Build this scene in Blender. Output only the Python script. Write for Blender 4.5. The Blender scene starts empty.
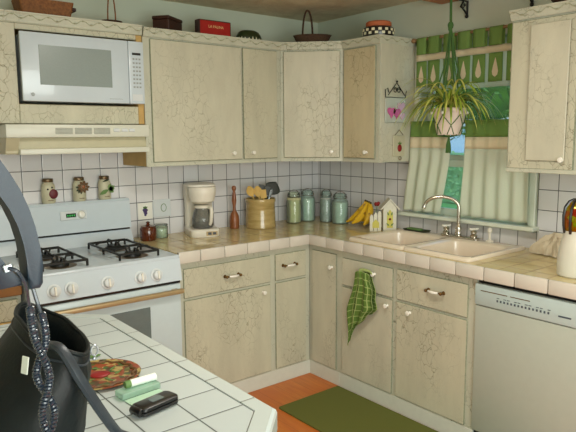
import bpy, bmesh, math, random
from mathutils import Vector, Matrix
PI = math.pi
scene = bpy.context.scene
COL = scene.collection
rnd = random.Random(7)

# ------------------------------------------------------------------ materials
def s2l(c):
    return tuple((v/12.92 if v <= .04045 else ((v+.055)/1.055)**2.4) for v in (x/255 for x in c)) + (1,)

class NT:
    def __init__(s, name):
        s.m = bpy.data.materials.new(name); s.m.use_nodes = True
        s.t = s.m.node_tree; s.b = s.t.nodes['Principled BSDF']; s.out = s.t.nodes['Material Output']
    def n(s, typ, **kw):
        x = s.t.nodes.new(typ)
        for k, v in kw.items(): setattr(x, k, v)
        return x
    def l(s, a, b): s.t.links.new(a, b)
    def math(s, op, a, b=None, c=None):
        x = s.n('ShaderNodeMath', operation=op)
        for i, v in enumerate((a, b, c)):
            if v is None: continue
            if isinstance(v, (int, float)): x.inputs[i].default_value = v
            else: s.l(v, x.inputs[i])
        return x.outputs[0]
    def mix(s, f, a, b):
        x = s.n('ShaderNodeMix', data_type='RGBA')
        for i, v in ((0, f), (6, a), (7, b)):
            if isinstance(v, (int, float)): x.inputs[i].default_value = v
            elif isinstance(v, tuple): x.inputs[i].default_value = v
            else: s.l(v, x.inputs[i])
        return x.outputs[2]
    def pos(s): return s.n('ShaderNodeNewGeometry').outputs['Position']
    def noise(s, vec, scale, detail=3, rough=.5, dist=0):
        x = s.n('ShaderNodeTexNoise'); x.inputs['Scale'].default_value = scale
        x.inputs['Detail'].default_value = detail; x.inputs['Roughness'].default_value = rough
        x.inputs['Distortion'].default_value = dist
        if vec is not None: s.l(vec, x.inputs['Vector'])
        return x.outputs['Fac']
    def vmap(s, vec, scale=(1, 1, 1), loc=(0, 0, 0), rot=(0, 0, 0)):
        x = s.n('ShaderNodeMapping'); s.l(vec, x.inputs['Vector'])
        x.inputs['Scale'].default_value = scale; x.inputs['Location'].default_value = loc; x.inputs['Rotation'].default_value = rot
        return x.outputs[0]
    def ramp(s, f, lo, hi):
        x = s.n('ShaderNodeMapRange'); x.inputs[1].default_value = lo; x.inputs[2].default_value = hi
        s.l(f, x.inputs[0]); return x.outputs[0]
    def bump(s, h, strength=.3, dist=.002):
        x = s.n('ShaderNodeBump'); x.inputs['Strength'].default_value = strength; x.inputs['Distance'].default_value = dist
        s.l(h, x.inputs['Height']); s.l(x.outputs[0], s.b.inputs['Normal'])
    def base(s, v):
        if isinstance(v, tuple): s.b.inputs['Base Color'].default_value = v
        else: s.l(v, s.b.inputs['Base Color'])
    def set(s, **kw):
        for k, v in kw.items():
            s.b.inputs[k.replace('_', ' ')].default_value = v

def plain(name, c, rough=.5, metal=0, var=.08, scale=30, bump=0, coat=0, spec=.5):
    m = NT(name); L = s2l(c); D = tuple(v*(1-var) for v in L[:3]) + (1,)
    m.base(m.mix(m.ramp(m.noise(m.pos(), scale), .3, .7), D, L))
    m.set(Roughness=rough, Metallic=metal)
    m.b.inputs['Specular IOR Level'].default_value = spec
    if coat: m.b.inputs['Coat Weight'].default_value = coat
    if bump: m.bump(m.noise(m.pos(), scale*3), bump, .002)
    return m.m

def crackle(name, c, crack, amount=.8, scale=21., seed=0, dens=.5, rough=.42):
    m = NT(name); P = m.pos()
    n = m.n('ShaderNodeTexNoise'); n.inputs['Scale'].default_value = 14; n.inputs['Detail'].default_value = 4
    m.l(P, n.inputs['Vector'])
    va = m.n('ShaderNodeVectorMath', operation='MULTIPLY_ADD')
    m.l(n.outputs['Color'], va.inputs[0]); va.inputs[1].default_value = (.07, .07, .07); m.l(P, va.inputs[2])
    q = m.vmap(va.outputs[0], (1, 1, .55), (seed, seed*.3, 0))
    def vor(sc):
        v = m.n('ShaderNodeTexVoronoi', feature='DISTANCE_TO_EDGE'); v.inputs['Scale'].default_value = sc
        m.l(q, v.inputs['Vector']); return v.outputs['Distance']
    a = m.ramp(vor(scale), .036, .0); b = m.ramp(vor(scale*2.1), .035, .0)
    mask = m.ramp(m.noise(m.vmap(P, (1, 1, .6), (seed*2.7, 0, 0)), 3.6, 3), .68-dens*.30, .80-dens*.30)
    mask2 = m.ramp(m.noise(m.vmap(P, (1, 1, 1), (seed, 4, 2)), 6, 2), .52, .66)
    f = m.math('MAXIMUM', m.math('MULTIPLY', a, mask), m.math('MULTIPLY', m.math('MULTIPLY', b, mask2), .55))
    f = m.math('MULTIPLY', f, amount)
    L = s2l(c); D = tuple(v*.86 for v in L[:3]) + (1,)
    base = m.mix(m.ramp(m.noise(m.vmap(P, (1, 1, .25)), 9, 5, .65), .35, .7), D, L)
    m.base(m.mix(f, base, s2l(crack))); m.set(Roughness=rough)
    m.bump(m.math('SUBTRACT', m.noise(P, 60, 3), m.math('MULTIPLY', f, 2.5)), .35, .003)
    return m.m

def tile(name, c, grout, axes, pitch, off, gw, rough=.18, var=.05, bump=.6):
    m = NT(name); sp = m.n('ShaderNodeSeparateXYZ'); m.l(m.pos(), sp.inputs[0])
    ds = []; ids = []
    for ax, p, o in zip(axes, pitch, off):
        t = m.math('DIVIDE', m.math('SUBTRACT', sp.outputs['XYZ'.index(ax)], o), p)
        fr = m.math('FRACT', t); ids.append(m.math('FLOOR', t))
        d = m.math('MULTIPLY', m.math('SUBTRACT', .5, m.math('ABSOLUTE', m.math('SUBTRACT', fr, .5))), p)
        ds.append(d)
    d = ds[0] if len(ds) == 1 else m.math('MINIMUM', ds[0], ds[1])
    g = m.ramp(d, gw*.62, gw*.38)
    cv = m.n('ShaderNodeCombineXYZ'); 
    for i, v in enumerate(ids): m.l(v, cv.inputs[i])
    w = m.n('ShaderNodeTexWhiteNoise'); m.l(cv.outputs[0], w.inputs['Vector'])
    L = s2l(c); D = tuple(v*(1-var*2) for v in L[:3]) + (1,)
    m.base(m.mix(g, m.mix(w.outputs['Value'], D, L), s2l(grout)))
    m.l(m.math('ADD', m.math('MULTIPLY', g, .6), rough), m.b.inputs['Roughness'])
    h = m.math('ADD', m.ramp(d, gw*.3, gw*1.2), m.math('MULTIPLY', m.noise(m.pos(), 14, 2), .25))
    m.bump(h, bump, .0015)
    return m.m

def glass(name, c, alpha=.35, rough=.03):
    m = NT(name); t = m.n('ShaderNodeBsdfTransparent'); t.inputs[0].default_value = s2l(c)
    g = m.n('ShaderNodeBsdfGlossy'); g.inputs['Roughness'].default_value = rough
    d = m.n('ShaderNodeBsdfPrincipled'); d.inputs['Base Color'].default_value = s2l(c); d.inputs['Roughness'].default_value = rough
    mx = m.n('ShaderNodeMixShader'); mx.inputs[0].default_value = alpha
    m.l(t.outputs[0], mx.inputs[1]); m.l(d.outputs[0], mx.inputs[2])
    f = m.n('ShaderNodeFresnel'); f.inputs[0].default_value = 1.45
    m2 = m.n('ShaderNodeMixShader'); m.l(f.outputs[0], m2.inputs[0]); m.l(mx.outputs[0], m2.inputs[1]); m.l(g.outputs[0], m2.inputs[2])
    m.l(m2.outputs[0], m.out.inputs['Surface']); return m.m

def cloth(name, c, rough=.9, trans=.25, scale=400):
    m = NT(name); L = s2l(c); D = tuple(v*.85 for v in L[:3]) + (1,)
    col = m.mix(m.noise(m.pos(), scale, 2), D, L); m.base(col); m.set(Roughness=rough)
    if trans:
        t = m.n('ShaderNodeBsdfTranslucent'); m.l(col, t.inputs[0])
        mx = m.n('ShaderNodeMixShader'); mx.inputs[0].default_value = trans
        m.l(m.b.outputs[0], mx.inputs[1]); m.l(t.outputs[0], mx.inputs[2]); m.l(mx.outputs[0], m.out.inputs['Surface'])
    return m.m

def glow(name, c, k):
    m = NT(name); m.base(s2l(c)); m.b.inputs['Emission Color'].default_value = s2l(c); m.b.inputs['Emission Strength'].default_value = k
    return m.m

CREAM = (200, 197, 176)
M = dict(
    cab=crackle('crackled_cream_paint', CREAM, (112, 108, 78), .5, 28, 0, .62),
    cab2=crackle('crackled_cream_paint_heavy', (196, 193, 170), (98, 94, 64), .66, 29, 3.1, .9),
    cab_warmlit=crackle('crackled_cream_warm_lit', (202, 190, 156), (110, 96, 62), .6, 23, 5, .8),  # same cream paint with the warm light on it put into the colour
    edge=plain('worn_green_paint_edge', (146, 152, 126), .6, var=.35, scale=60),
    vine=plain('greyed_vine_relief', (176, 178, 150), .6, var=.3, scale=50),
    frame=crackle('crackled_frame_paint', (196, 197, 178), (100, 104, 74), .75, 24, 8, .6),
    dark=plain('dark_cavity', (30, 28, 24), .9),
    barewood=plain('bare_tan_wood', (196, 160, 96), .6, var=.2, scale=12),
    brownwood=plain('brown_wood_underside', (140, 92, 40), .6, var=.3, scale=14),
    wall=plain('grey_green_wall_paint', (196, 204, 186), .85, var=.04, scale=4, bump=.1),
    white=plain('white_enamel', (196, 208, 216), .22, var=.02, coat=.3),
    whitedull=plain('white_plastic', (206, 212, 214), .4, var=.02),
    oven=plain('bluish_white_oven_door', (196, 210, 214), .25, var=.02),
    dish=plain('pale_grey_dishwasher_panel', (176, 182, 170), .4, var=.03),
    dishtop=plain('pale_blue_control_strip', (180, 196, 194), .35, var=.03),
    hood=plain('cream_hood_enamel', (208, 210, 196), .35, var=.03),
    hoodin=plain('darker_yellow_hood_enamel', (186, 180, 150), .45, var=.08),  # darker, yellower tone for the lower shell and end cap
    greyv=plain('grey_vent_slats', (160, 162, 150), .5),
    mwin=plain('grey_microwave_window', (140, 152, 150), .25, var=.06, scale=200),
    black=plain('black_plastic', (14, 15, 17), .3, var=.2, coat=.3),
    iron=plain('black_cast_iron', (18, 20, 18), .45, var=.3),
    green_led=glow('green_clock_digits', (40, 150, 70), .6),
    screen=plain('dark_green_display', (20, 52, 30), .2),
    tan=plain('tan_worn_metal', (176, 152, 112), .35, metal=.3),
    ovenwin=plain('grey_oven_window', (104, 118, 118), .15),
    brass=plain('brass', (120, 92, 56), .3, metal=.9),
    chrome=plain('chrome', (205, 200, 190), .14, metal=1, var=.03),
    porcelain=plain('white_porcelain', (232, 230, 220), .15, coat=.5, var=.02),
    sink=plain('warm_white_sink_enamel', (232, 218, 198), .18, coat=.4, var=.02),
    edgetile=plain('pinkish_edge_tile', (208, 202, 190), .2, coat=.3, var=.05, scale=8),
    grout=plain('grey_grout', (110, 108, 96), .9),
    toe=plain('grey_white_toe_board', (206, 208, 196), .5, var=.05),
    floor=None,
    rug=cloth('dark_green_rug', (96, 100, 38), 1, 0, 700),
    cord=plain('blue_black_cord', (34, 44, 56), .22, coat=.4),
    leather=plain('black_green_leather', (10, 20, 23), .52, var=.25, scale=45, bump=.3, spec=.35),
    leather2=plain('slate_leather_strap', (44, 52, 60), .4, var=.2, scale=60, bump=.2),
    phoneg=plain('slate_blue_plastic', (30, 44, 56), .5, var=.12, scale=120, bump=.1),
    cream_cloth=cloth('cream_curtain_cloth', (234, 238, 218), .9, .35),
    sheer=cloth('white_sheer_cloth', (232, 240, 228), .9, .5),
    green_cloth=cloth('olive_green_curtain_cloth', (136, 172, 92), .9, .3),
    peach_cloth=cloth('peach_curtain_cloth', (252, 238, 208), .9, .35),
    rodwood=plain('rod_wood', (150, 116, 76), .5, var=.2),
    shelfwood=plain('shelf_wood', (180, 116, 66), .5, var=.25, scale=14),
    trim=plain('window_trim_paint', (216, 222, 206), .45, var=.04),
    paneglass=glass('window_glass', (235, 245, 245), .04),
    leaf=plain('spider_plant_leaf', (160, 184, 62), .45, var=.5, scale=16),
    leaf2=plain('spider_plant_leaf_yellow', (206, 208, 104), .45, var=.4, scale=16),
    pot=plain('pink_white_pot', (226, 208, 196), .5, var=.06),
    rope=cloth('dark_green_macrame_cord', (70, 108, 54), .9, 0),
    bluecloth=cloth('light_blue_cloth', (190, 208, 226), .9, .3),
    crock=None,
    woodlight=plain('pale_spoon_wood', (214, 178, 98), .6, var=.2, scale=20),
    woodmid=plain('reddish_brown_wood', (142, 82, 40), .45, var=.3, scale=16, coat=.3),
    nylon=plain('dark_nylon', (40, 44, 38), .5),
    glassgreen=glass('green_jar_glass', (236, 246, 230), .16),
    glassaqua=glass('aqua_jar_glass', (228, 246, 240), .2),
    glassclear=glass('clear_glass', (190, 200, 190), .3),
    coffeeglass=glass('carafe_glass', (200, 200, 194), .2),
    coffee=plain('dark_coffee', (30, 18, 10), .1),
    cofwhite=plain('warm_white_plastic', (224, 218, 204), .35, var=.03),
    amber=glass('amber_brown_glass', (96, 40, 16), .75),
    rice=plain('cream_grains', (206, 204, 158), .9, var=.4, scale=240),
    pasta=plain('pale_green_grains', (200, 214, 196), .9, var=.5, scale=180),
    greyfill=plain('mottled_contents', (196, 198, 190), .9, var=.7, scale=120),
    banana=None,
    bananatip=plain('banana_stem_brown', (74, 62, 22), .7),
    birdhouse=plain('chalky_white_paint', (222, 218, 200), .7, var=.1, scale=60),
    yellowp=plain('pale_yellow_paint', (206, 196, 92), .6),
    greenp=plain('leaf_green_paint', (96, 130, 70), .6),
    red=plain('deep_red', (140, 20, 22), .5, var=.2),
    redtin=plain('red_tin_paint', (156, 26, 24), .35, var=.08),
    burgundy=plain('burgundy_paint', (96, 24, 36), .5),
    brownp=plain('brown_paint', (96, 66, 28), .6),
    darktin=plain('dark_brown_tin', (52, 26, 18), .45),
    basket=plain('brown_basket_weave', (140, 88, 42), .7, var=.5, scale=90, bump=.6),
    basketd=plain('dark_basket_weave', (70, 46, 24), .8, var=.5, scale=110, bump=.8),
    dkgreen=plain('dark_green_enamel', (36, 48, 20), .4),
    checkw=plain('off_white_check', (226, 222, 190), .5),
    terracotta=plain('terracotta', (180, 98, 58), .75),
    purple=plain('purple_glaze', (66, 48, 98), .4),
    magenta=plain('magenta_glass', (196, 70, 140), .3),
    pinkg=plain('lilac_glass', (214, 176, 206), .4),
    plaqueg=glass('frosted_plaque_glass', (214, 216, 200), .6, .2),
    jarpaint=plain('cream_jar_paint', (190, 186, 158), .45, var=.1),
    zinc=plain('aged_metal_lid', (120, 100, 74), .35, metal=.7, var=.3),
    vase=None,
    towelcloth=None,
    paper=plain('crumpled_beige_paper', (206, 192, 166), .85, var=.1, scale=40),
    whitepaper=plain('white_paper', (232, 240, 232), .8),
    mint=glass('mint_green_plastic', (214, 246, 228), .35, .12),
    foil=plain('pale_mint_foil', (190, 226, 200), .35),
    ltgrey=plain('grey_print', (150, 156, 154), .5),
    ink=plain('dark_print', (70, 80, 90), .6),
    goldink=plain('pale_gold_lettering', (220, 190, 130), .5),
    grass=plain('lawn_grass', (110, 180, 90), .95, var=.3, scale=3),
    foliage=plain('teal_green_foliage', (78, 122, 48), .7, var=.7, scale=3),
    hedge=plain('light_green_hedge', (124, 170, 116), .9, var=.3, scale=4),
    shedblue=plain('pale_blue_siding', (176, 198, 226), .8, var=.04),
    bark=plain('tree_bark', (78, 64, 48), .9),
    silver=plain('silver_beads', (170, 180, 186), .3, metal=.7),
    ltpink=plain('coral_pink', (206, 120, 110), .6),
)
# floor: warm laminate planks
m = NT('orange_wood_floor'); P = m.pos()
n1 = m.noise(m.vmap(P, (12, 1.2, 1)), 3, 5, .6, .6); n2 = m.noise(P, 5, 2)
c1 = m.mix(m.ramp(n1, .3, .7), s2l((176, 92, 28)), s2l((206, 124, 44)))
sp = m.n('ShaderNodeSeparateXYZ'); m.l(P, sp.inputs[0])
fr = m.math('FRACT', m.math('DIVIDE', sp.outputs[0], .13)); gr = m.ramp(m.math('ABSOLUTE', m.math('SUBTRACT', fr, .5)), .485, .498)
m.base(m.mix(m.math('MULTIPLY', gr, .6), m.mix(m.ramp(n2, .35, .65), c1, s2l((190, 100, 34))), s2l((110, 56, 18)))); m.set(Roughness=.38)
M['floor'] = m.m
# ceiling: brownish grey swirl texture
m = NT('textured_ceiling'); P = m.pos(); n = m.noise(P, 7, 5, .6, 1.2)
m.base(m.mix(m.ramp(n, .3, .7), s2l((196, 184, 152)), s2l((222, 212, 182)))); m.set(Roughness=.95); m.bump(m.noise(P, 45, 4), .8, .006)
M['ceiling'] = m.m
# crock: ochre salt glaze with faint blue design
m = NT('ochre_stoneware_glaze'); P = m.pos(); n = m.noise(m.vmap(P, (1, 1, 5)), 10, 4)
m.base(m.mix(m.ramp(n, .3, .7), s2l((158, 134, 80)), s2l((190, 166, 112)))); m.set(Roughness=.16); m.b.inputs['Coat Weight'].default_value = .5
M['crock'] = m.m
m = NT('banana_peel'); P = m.pos()
m.base(m.mix(m.ramp(m.noise(P, 40, 4), .58, .68), s2l((222, 178, 34)), s2l((150, 108, 22)))); m.set(Roughness=.45)
M['banana'] = m.m
m = NT('frosted_grey_glaze'); P = m.pos()
m.base(m.mix(m.noise(P, 8, 2), s2l((196, 192, 176)), s2l((214, 212, 198)))); m.set(Roughness=.3)
M['vase'] = m.m
# iridescent stained glass
m = NT('iridescent_stained_glass'); v = m.n('ShaderNodeTexVoronoi'); v.inputs['Scale'].default_value = 34; m.l(m.pos(), v.inputs['Vector'])
h = m.n('ShaderNodeHueSaturation'); h.inputs['Saturation'].default_value = 1.1; h.inputs['Value'].default_value = .55
h.inputs['Color'].default_value = s2l((190, 130, 40)); sx = m.n('ShaderNodeSeparateColor'); m.l(v.outputs['Color'], sx.inputs[0])
m.l(m.math('MULTIPLY_ADD', sx.outputs[0], .22, .42), h.inputs['Hue']); m.base(h.outputs[0]); m.set(Roughness=.12, Metallic=.5)
M['stained'] = m.m
def towel_mat():
    m = NT('green_plaid_towel'); tc = m.n('ShaderNodeTexCoord'); sp = m.n('ShaderNodeSeparateXYZ'); m.l(tc.outputs['UV'], sp.inputs[0])
    fs = []
    for i, k in ((0, 5.), (1, 11.)):
        fr = m.math('FRACT', m.math('MULTIPLY', sp.outputs[i], k))
        fs.append(m.ramp(m.math('ABSOLUTE', m.math('SUBTRACT', fr, .5)), .42, .46))
    f = m.math('MAXIMUM', fs[0], fs[1])
    m.base(m.mix(m.math('MULTIPLY', f, .65), s2l((84, 112, 42)), s2l((176, 190, 122)))); m.set(Roughness=.95); return m.m
M['towelcloth'] = towel_mat()
P4 = .1095
M['tileA'] = tile('white_wall_tile_back', (220, 219, 220), (74, 78, 78), 'XZ', (P4, P4), (-.1758, .908), .0042)
M['tileB'] = tile('white_wall_tile_right', (222, 221, 222), (80, 82, 82), 'YZ', (P4, P4), (-.0346, .908), .0042)
M['ctopA'] = tile('beige_tile_cabinet_reflection', (216, 198, 146), (134, 110, 72), 'XY', (.118, .118), (-.64, -.64), .0042, .1, .07, .5)  # beige tile; tan reflection of the cabinets is mixed into this colour
M['pentile'] = tile('white_peninsula_tile', (190, 200, 200), (84, 90, 88), 'XY', (.118, .118), (-2.317, -2.357), .0038, .2, .03)
M['ceil'] = M['ceiling']

# ------------------------------------------------------------------ geometry
class MB:
    def __init__(s): s.bm = bmesh.new(); s.uv = None
    def _add(s, vs, fs, mi=0):
        v = [s.bm.verts.new(p) for p in vs]; out = []
        for f in fs:
            try: q = s.bm.faces.new([v[i] for i in f]); q.material_index = mi; out.append(q)
            except ValueError: pass
        return v, out
    def obox(s, o, u, v, n, a, b, c, bev=0, side=None, seg=1, mi=0):
        o, u, v, n = map(Vector, (o, u, v, n))
        pts = [o+u*x+v*y+n*z for z in c for y in b for x in a]
        vv, ff = s._add(pts, [(0, 1, 3, 2), (4, 6, 7, 5), (0, 4, 5, 1), (2, 3, 7, 6), (0, 2, 6, 4), (1, 5, 7, 3)], mi)
        if bev:
            es = list({e for f in ff for e in f.edges})
            r = bmesh.ops.bevel(s.bm, geom=es, offset=bev, segments=seg, affect='EDGES', clamp_overlap=True, profile=.5)
            ff = list({f for x in r['verts'] for f in x.link_faces})
            for f in ff: f.material_index = mi
        if side is not None:
            for f in ff:
                f.normal_update(); 
                if abs(f.normal.dot(n)) < .9: f.material_index = side
        return s
    def box(s, x0, y0, z0, x1, y1, z1, bev=0, seg=1, mi=0):
        return s.obox((0, 0, 0), (1, 0, 0), (0, 1, 0), (0, 0, 1), (min(x0, x1), max(x0, x1)), (min(y0, y1), max(y0, y1)), (min(z0, z1), max(z0, z1)), bev, seg=seg, mi=mi)
    def loft(s, secs, cap0=True, cap1=True, mi=0, closed=True):
        n = len(secs[0]); vs = [p for q in secs for p in q]; fs = []
        for i in range(len(secs)-1):
            for j in range(n if closed else n-1):
                k = (j+1) % n; fs.append((i*n+j, i*n+k, (i+1)*n+k, (i+1)*n+j))
        if cap0: fs.append(tuple(range(n)))
        if cap1: fs.append(tuple((len(secs)-1)*n+j for j in range(n)))
        s._add(vs, fs, mi); return s
    def lathe(s, prof, c=(0, 0, 0), n=24, ax=(0, 0, 1), mi=0, sx=1, sy=1):
        ax = Vector(ax).normalized(); c = Vector(c)
        if abs(ax.z) > .99: u, v = Vector((1, 0, 0)), Vector((0, 1, 0))
        else: u = ax.cross(Vector((0, 0, 1))).normalized(); v = ax.cross(u)
        secs = [[c+ax*z+(u*math.cos(2*PI*k/n)*sx+v*math.sin(2*PI*k/n)*sy)*max(r, 1e-5) for k in range(n)] for r, z in prof]
        return s.loft(secs, mi=mi)
    def tube(s, path, r, n=8, mi=0, flat=1, closed=False):
        path = [Vector(p) for p in path]; N = len(path)
        rr = r if isinstance(r, (list, tuple)) else [r]*N; secs = []; up = None
        for i, p in enumerate(path):
            if closed: t = path[(i+1) % N]-path[i-1]
            else: t = path[min(i+1, N-1)]-path[max(i-1, 0)]
            t = t.normalized() if t.length > 1e-9 else Vector((0, 0, 1))
            if up is None: up = Vector((0, 0, 1)) if abs(t.z) < .95 else Vector((1, 0, 0))
            u = up-t*up.dot(t); u = u.normalized() if u.length > 1e-6 else t.orthogonal().normalized(); up = u; w = t.cross(u)
            secs.append([p+(u*math.cos(2*PI*k/n)*flat+w*math.sin(2*PI*k/n))*rr[i] for k in range(n)])
        if closed: secs.append(secs[0]); return s.loft(secs, False, False, mi)
        return s.loft(secs, mi=mi)
    def prism(s, poly, off, bev=0, seg=2, mi=0):
        n = len(poly); off = Vector(off); a = [Vector(p) for p in poly]; b = [p+off for p in a]
        fs = [tuple(range(n)), tuple(range(2*n-1, n-1, -1))]+[(i, (i+1) % n, n+(i+1) % n, n+i) for i in range(n)]
        vv, ff = s._add(a+b, fs, mi)
        if bev:
            es = [e for f in ff[:2] for e in f.edges]
            bmesh.ops.bevel(s.bm, geom=list(set(es)), offset=bev, segments=seg, affect='EDGES', clamp_overlap=True, profile=.5)
        return s
    def ball(s, c, r, sc=(1, 1, 1), n=12, mi=0):
        c = Vector(c); secs = []
        for i in range(n+1):
            a = PI*i/n; rr = max(math.sin(a), 1e-4)*r
            secs.append([c+Vector((rr*math.cos(2*PI*k/n)*sc[0], rr*math.sin(2*PI*k/n)*sc[1], -math.cos(a)*r*sc[2])) for k in range(n)])
        return s.loft(secs, mi=mi)
    def grid(s, fn, nu, nv, mi=0, uv=True):
        vs = [fn(i/nu, j/nv) for j in range(nv+1) for i in range(nu+1)]
        v = [s.bm.verts.new(p) for p in vs]
        L = s.bm.loops.layers.uv.verify() if uv else None
        for j in range(nv):
            for i in range(nu):
                ids = [(i, j), (i+1, j), (i+1, j+1), (i, j+1)]
                f = s.bm.faces.new([v[b*(nu+1)+a] for a, b in ids]); f.material_index = mi
                if uv:
                    for lp, (a, b) in zip(f.loops, ids): lp[L].uv = (a/nu, b/nv)
        return s
    def build(s, name, mats, parent=None, smooth=False, solid=0, local=False, label=None, angle=40):
        me = bpy.data.meshes.new(name); bm = s.bm
        bmesh.ops.recalc_face_normals(bm, faces=bm.faces)
        if parent is not None and not local:
            T = MAT[parent.name].inverted(); bm.transform(T)
        bm.to_mesh(me); bm.free()
        for mt in (mats if isinstance(mats, (list, tuple)) else [mats]): me.materials.append(mt)
        if smooth:
            for p in me.polygons: p.use_smooth = True
            me.set_sharp_from_angle(angle=math.radians(angle))
        o = bpy.data.objects.new(name, me); COL.objects.link(o)
        if parent is not None: o.parent = parent; MAT[o.name] = MAT[parent.name]
        else: MAT[o.name] = Matrix.Identity(4)
        if solid:
            md = o.modifiers.new('thickness', 'SOLIDIFY'); md.thickness = solid; md.offset = 0
        if label: o['label'] = label
        return o
MAT = {}
def thing(name, label, cat, loc=(0, 0, 0), rz=0, group=None):
    o = bpy.data.objects.new(name, None); COL.objects.link(o); o.empty_display_size = .05
    o.location = loc; o.rotation_euler = (0, 0, rz)
    MAT[o.name] = Matrix.Translation(loc) @ Matrix.Rotation(rz, 4, 'Z')
    o['label'] = label; o['category'] = cat
    if group: o['group'] = group
    return o
def tag(o, label, cat, group=None):
    o['label'] = label; o['category'] = cat
    if group: o['group'] = group
    return o
def struct(o): o['kind'] = 'structure'; return o
def copy_thing(root, loc, label, rz=None):
    r = root.copy(); COL.objects.link(r); r.location = loc; r['label'] = label
    if rz is not None: r.rotation_euler = (0, 0, rz)
    for ch in list(root.children):
        c = ch.copy(); COL.objects.link(c); c.parent = r
        for g in list(ch.children):
            d = g.copy(); COL.objects.link(d); d.parent = c
    MAT[r.name] = Matrix.Translation(loc) @ Matrix.Rotation(r.rotation_euler.z, 4, 'Z')
    return r
def text_obj(name, body, size, mat, parent, origin, u, v, extr=.0006, align='CENTER', label=None):
    cu = bpy.data.curves.new(name, 'FONT'); cu.body = body; cu.size = size; cu.extrude = extr; cu.align_x = align; cu.align_y = 'CENTER'
    t = bpy.data.objects.new(name+'_tmp', cu); COL.objects.link(t)
    dg = bpy.context.evaluated_depsgraph_get(); me = bpy.data.meshes.new_from_object(t.evaluated_get(dg))
    bpy.data.objects.remove(t)
    u = Vector(u).normalized(); v = Vector(v).normalized(); n = u.cross(v)
    W = Matrix((u, v, n)).transposed().to_4x4(); W.translation = Vector(origin)
    me.transform(MAT[parent.name].inverted() @ W); me.materials.clear(); me.materials.append(mat)
    o = bpy.data.objects.new(name, me); COL.objects.link(o); o.parent = parent; MAT[o.name] = MAT[parent.name]
    if label: o['label'] = label
    return o
def rrect(cx, cy, hx, hy, r, z, k=5):
    out = []
    for qx, qy, a0 in ((1, 1, 0), (-1, 1, PI/2), (-1, -1, PI), (1, -1, 1.5*PI)):
        for i in range(k+1):
            a = a0+PI/2*i/k; out.append(Vector((cx+qx*(hx-r)+r*math.cos(a), cy+qy*(hy-r)+r*math.sin(a), z)))
    return out
X, Y, Z = Vector((1, 0, 0)), Vector((0, 1, 0)), Vector((0, 0, 1))

# ------------------------------------------------------------------ room shell
CE = 2.352
def sbox(name, mat, *a): return struct(MB().box(*a).build(name, mat))
sbox('floor', M['floor'], -4.8, -5.2, -.08, .12, .12, 0)
sbox('ceiling', M['ceil'], -4.8, -5.2, CE, .12, .12, CE+.08)
sbox('wall_back', M['wall'], -4.8, 0, 0, .12, .12, CE)
W0, W1, WZ0, WZ1 = -.975, -1.735, 1.012, 2.07
b = MB(); b.box(0, 0, 0, .12, W0, CE); b.box(0, W1, 0, .12, -5.2, CE); b.box(0, W0, 0, .12, W1, WZ0); b.box(0, W0, WZ1, .12, W1, CE)
struct(b.build('wall_right', M['wall']))
sbox('wall_front', M['wall'], -4.8, -5.2, 0, .12, -5.1, CE)
sbox('wall_left', M['wall'], -4.8, -5.2, 0, -4.7, .12, CE)
sbox('wall_partition', M['wall'], -3.10, -2.98, 0, -2.97, -2.60, CE)
# tiled backsplash
struct(MB().box(-3.2, -.008, .90, -.0, 0, 1.66).build('trim_1', M['tileA']))
b = MB(); b.box(-.008, -.008, .90, 0, -.935, 1.37); b.box(-.008, -.935, .90, 0, -1.785, 1.0); b.box(-.008, -1.785, .90, 0, -2.95, 1.37)
struct(b.build('trim_2', M['tileB']))
# window
w = bpy.data.objects.new('window_1', None); COL.objects.link(w); w['kind'] = 'structure'; MAT[w.name] = Matrix.Identity(4)
b = MB(); b.box(-.018, -.935, 1.03, 0, W0, 2.12, .003); b.box(-.018, W1, 1.03, 0, -1.775, 2.12, .003); b.box(-.018, -.935, 2.07, 0, -1.775, 2.125, .003)
b.build('window_frame', M['trim'], w)
b = MB(); b.box(-.075, -.86, 1.012, .02, -1.80, 1.036, .005); b.build('window_sill', M['trim'], w)
for nm, x, z0, z1 in (('upper_sash', .065, 1.36, 2.07), ('lower_sash', .035, 1.03, 1.375)):
    b = MB(); b.box(x, W0, z0, x+.028, W0-.04, z1, .002); b.box(x, W1+.04, z0, x+.028, W1, z1, .002)
    b.box(x, W0, z0, x+.028, W1, z0+.045, .002); b.box(x, W0, z1-.042, x+.028, W1, z1, .002)
    s_ = b.build(nm, M['trim'], w)
    MB().box(x+.012, W0-.04, z0+.045, x+.016, W1+.04, z1-.042).build('pane', M['paneglass'], s_)

# ------------------------------------------------------------------ cabinets
def door(parent, name, o, u, n, w, h, mat, t=.012, knob=None, pull=None):
    """o: lower corner on the face, u across, n outward."""
    b = MB(); b.obox(o, u, Z, n, (0, w), (0, h), (.0005, t), .0035, side=1)
    d = b.build(name, [M[mat], M['edge']], parent)
    if knob:
        c = Vector(o)+Vector(u)*knob[0]+Z*knob[1]+Vector(n)*t
        MB().lathe([(.009, 0), (.006, .004), (.005, .010), (.011, .014), (.0135, .019), (.012, .024), (.004, .027)], c, 16, n).build('knob', M['porcelain'], d, True)
    if pull:
        c = Vector(o)+Vector(u)*pull[0]+Z*pull[1]+Vector(n)*t; u = Vector(u); n = Vector(n)
        q = MB()
        for sg in (-1, 1):
            q.lathe([(.011, 0), (.009, .004), (.006, .008), (.006, .024)], c+u*sg*.046, 12, n)
            q.ball(c+u*sg*.046+n*.024, .009, (1, 1, 1), 8)
        q.tube([c-u*.046+n*.022, c+u*.046+n*.022], .004, 8)
        h_ = q.build('drawer_pull', M['brass'], d, True, label='brass ended drawer pull')
        MB().tube([c+u*(-.03+.06*i/8)+n*(.024+.008*math.sin(PI*i/8)) for i in range(9)], [.0055+.0025*math.sin(PI*i/8) for i in range(9)], 10).build('porcelain_grip', M['porcelain'], h_, True)
    return d
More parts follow.
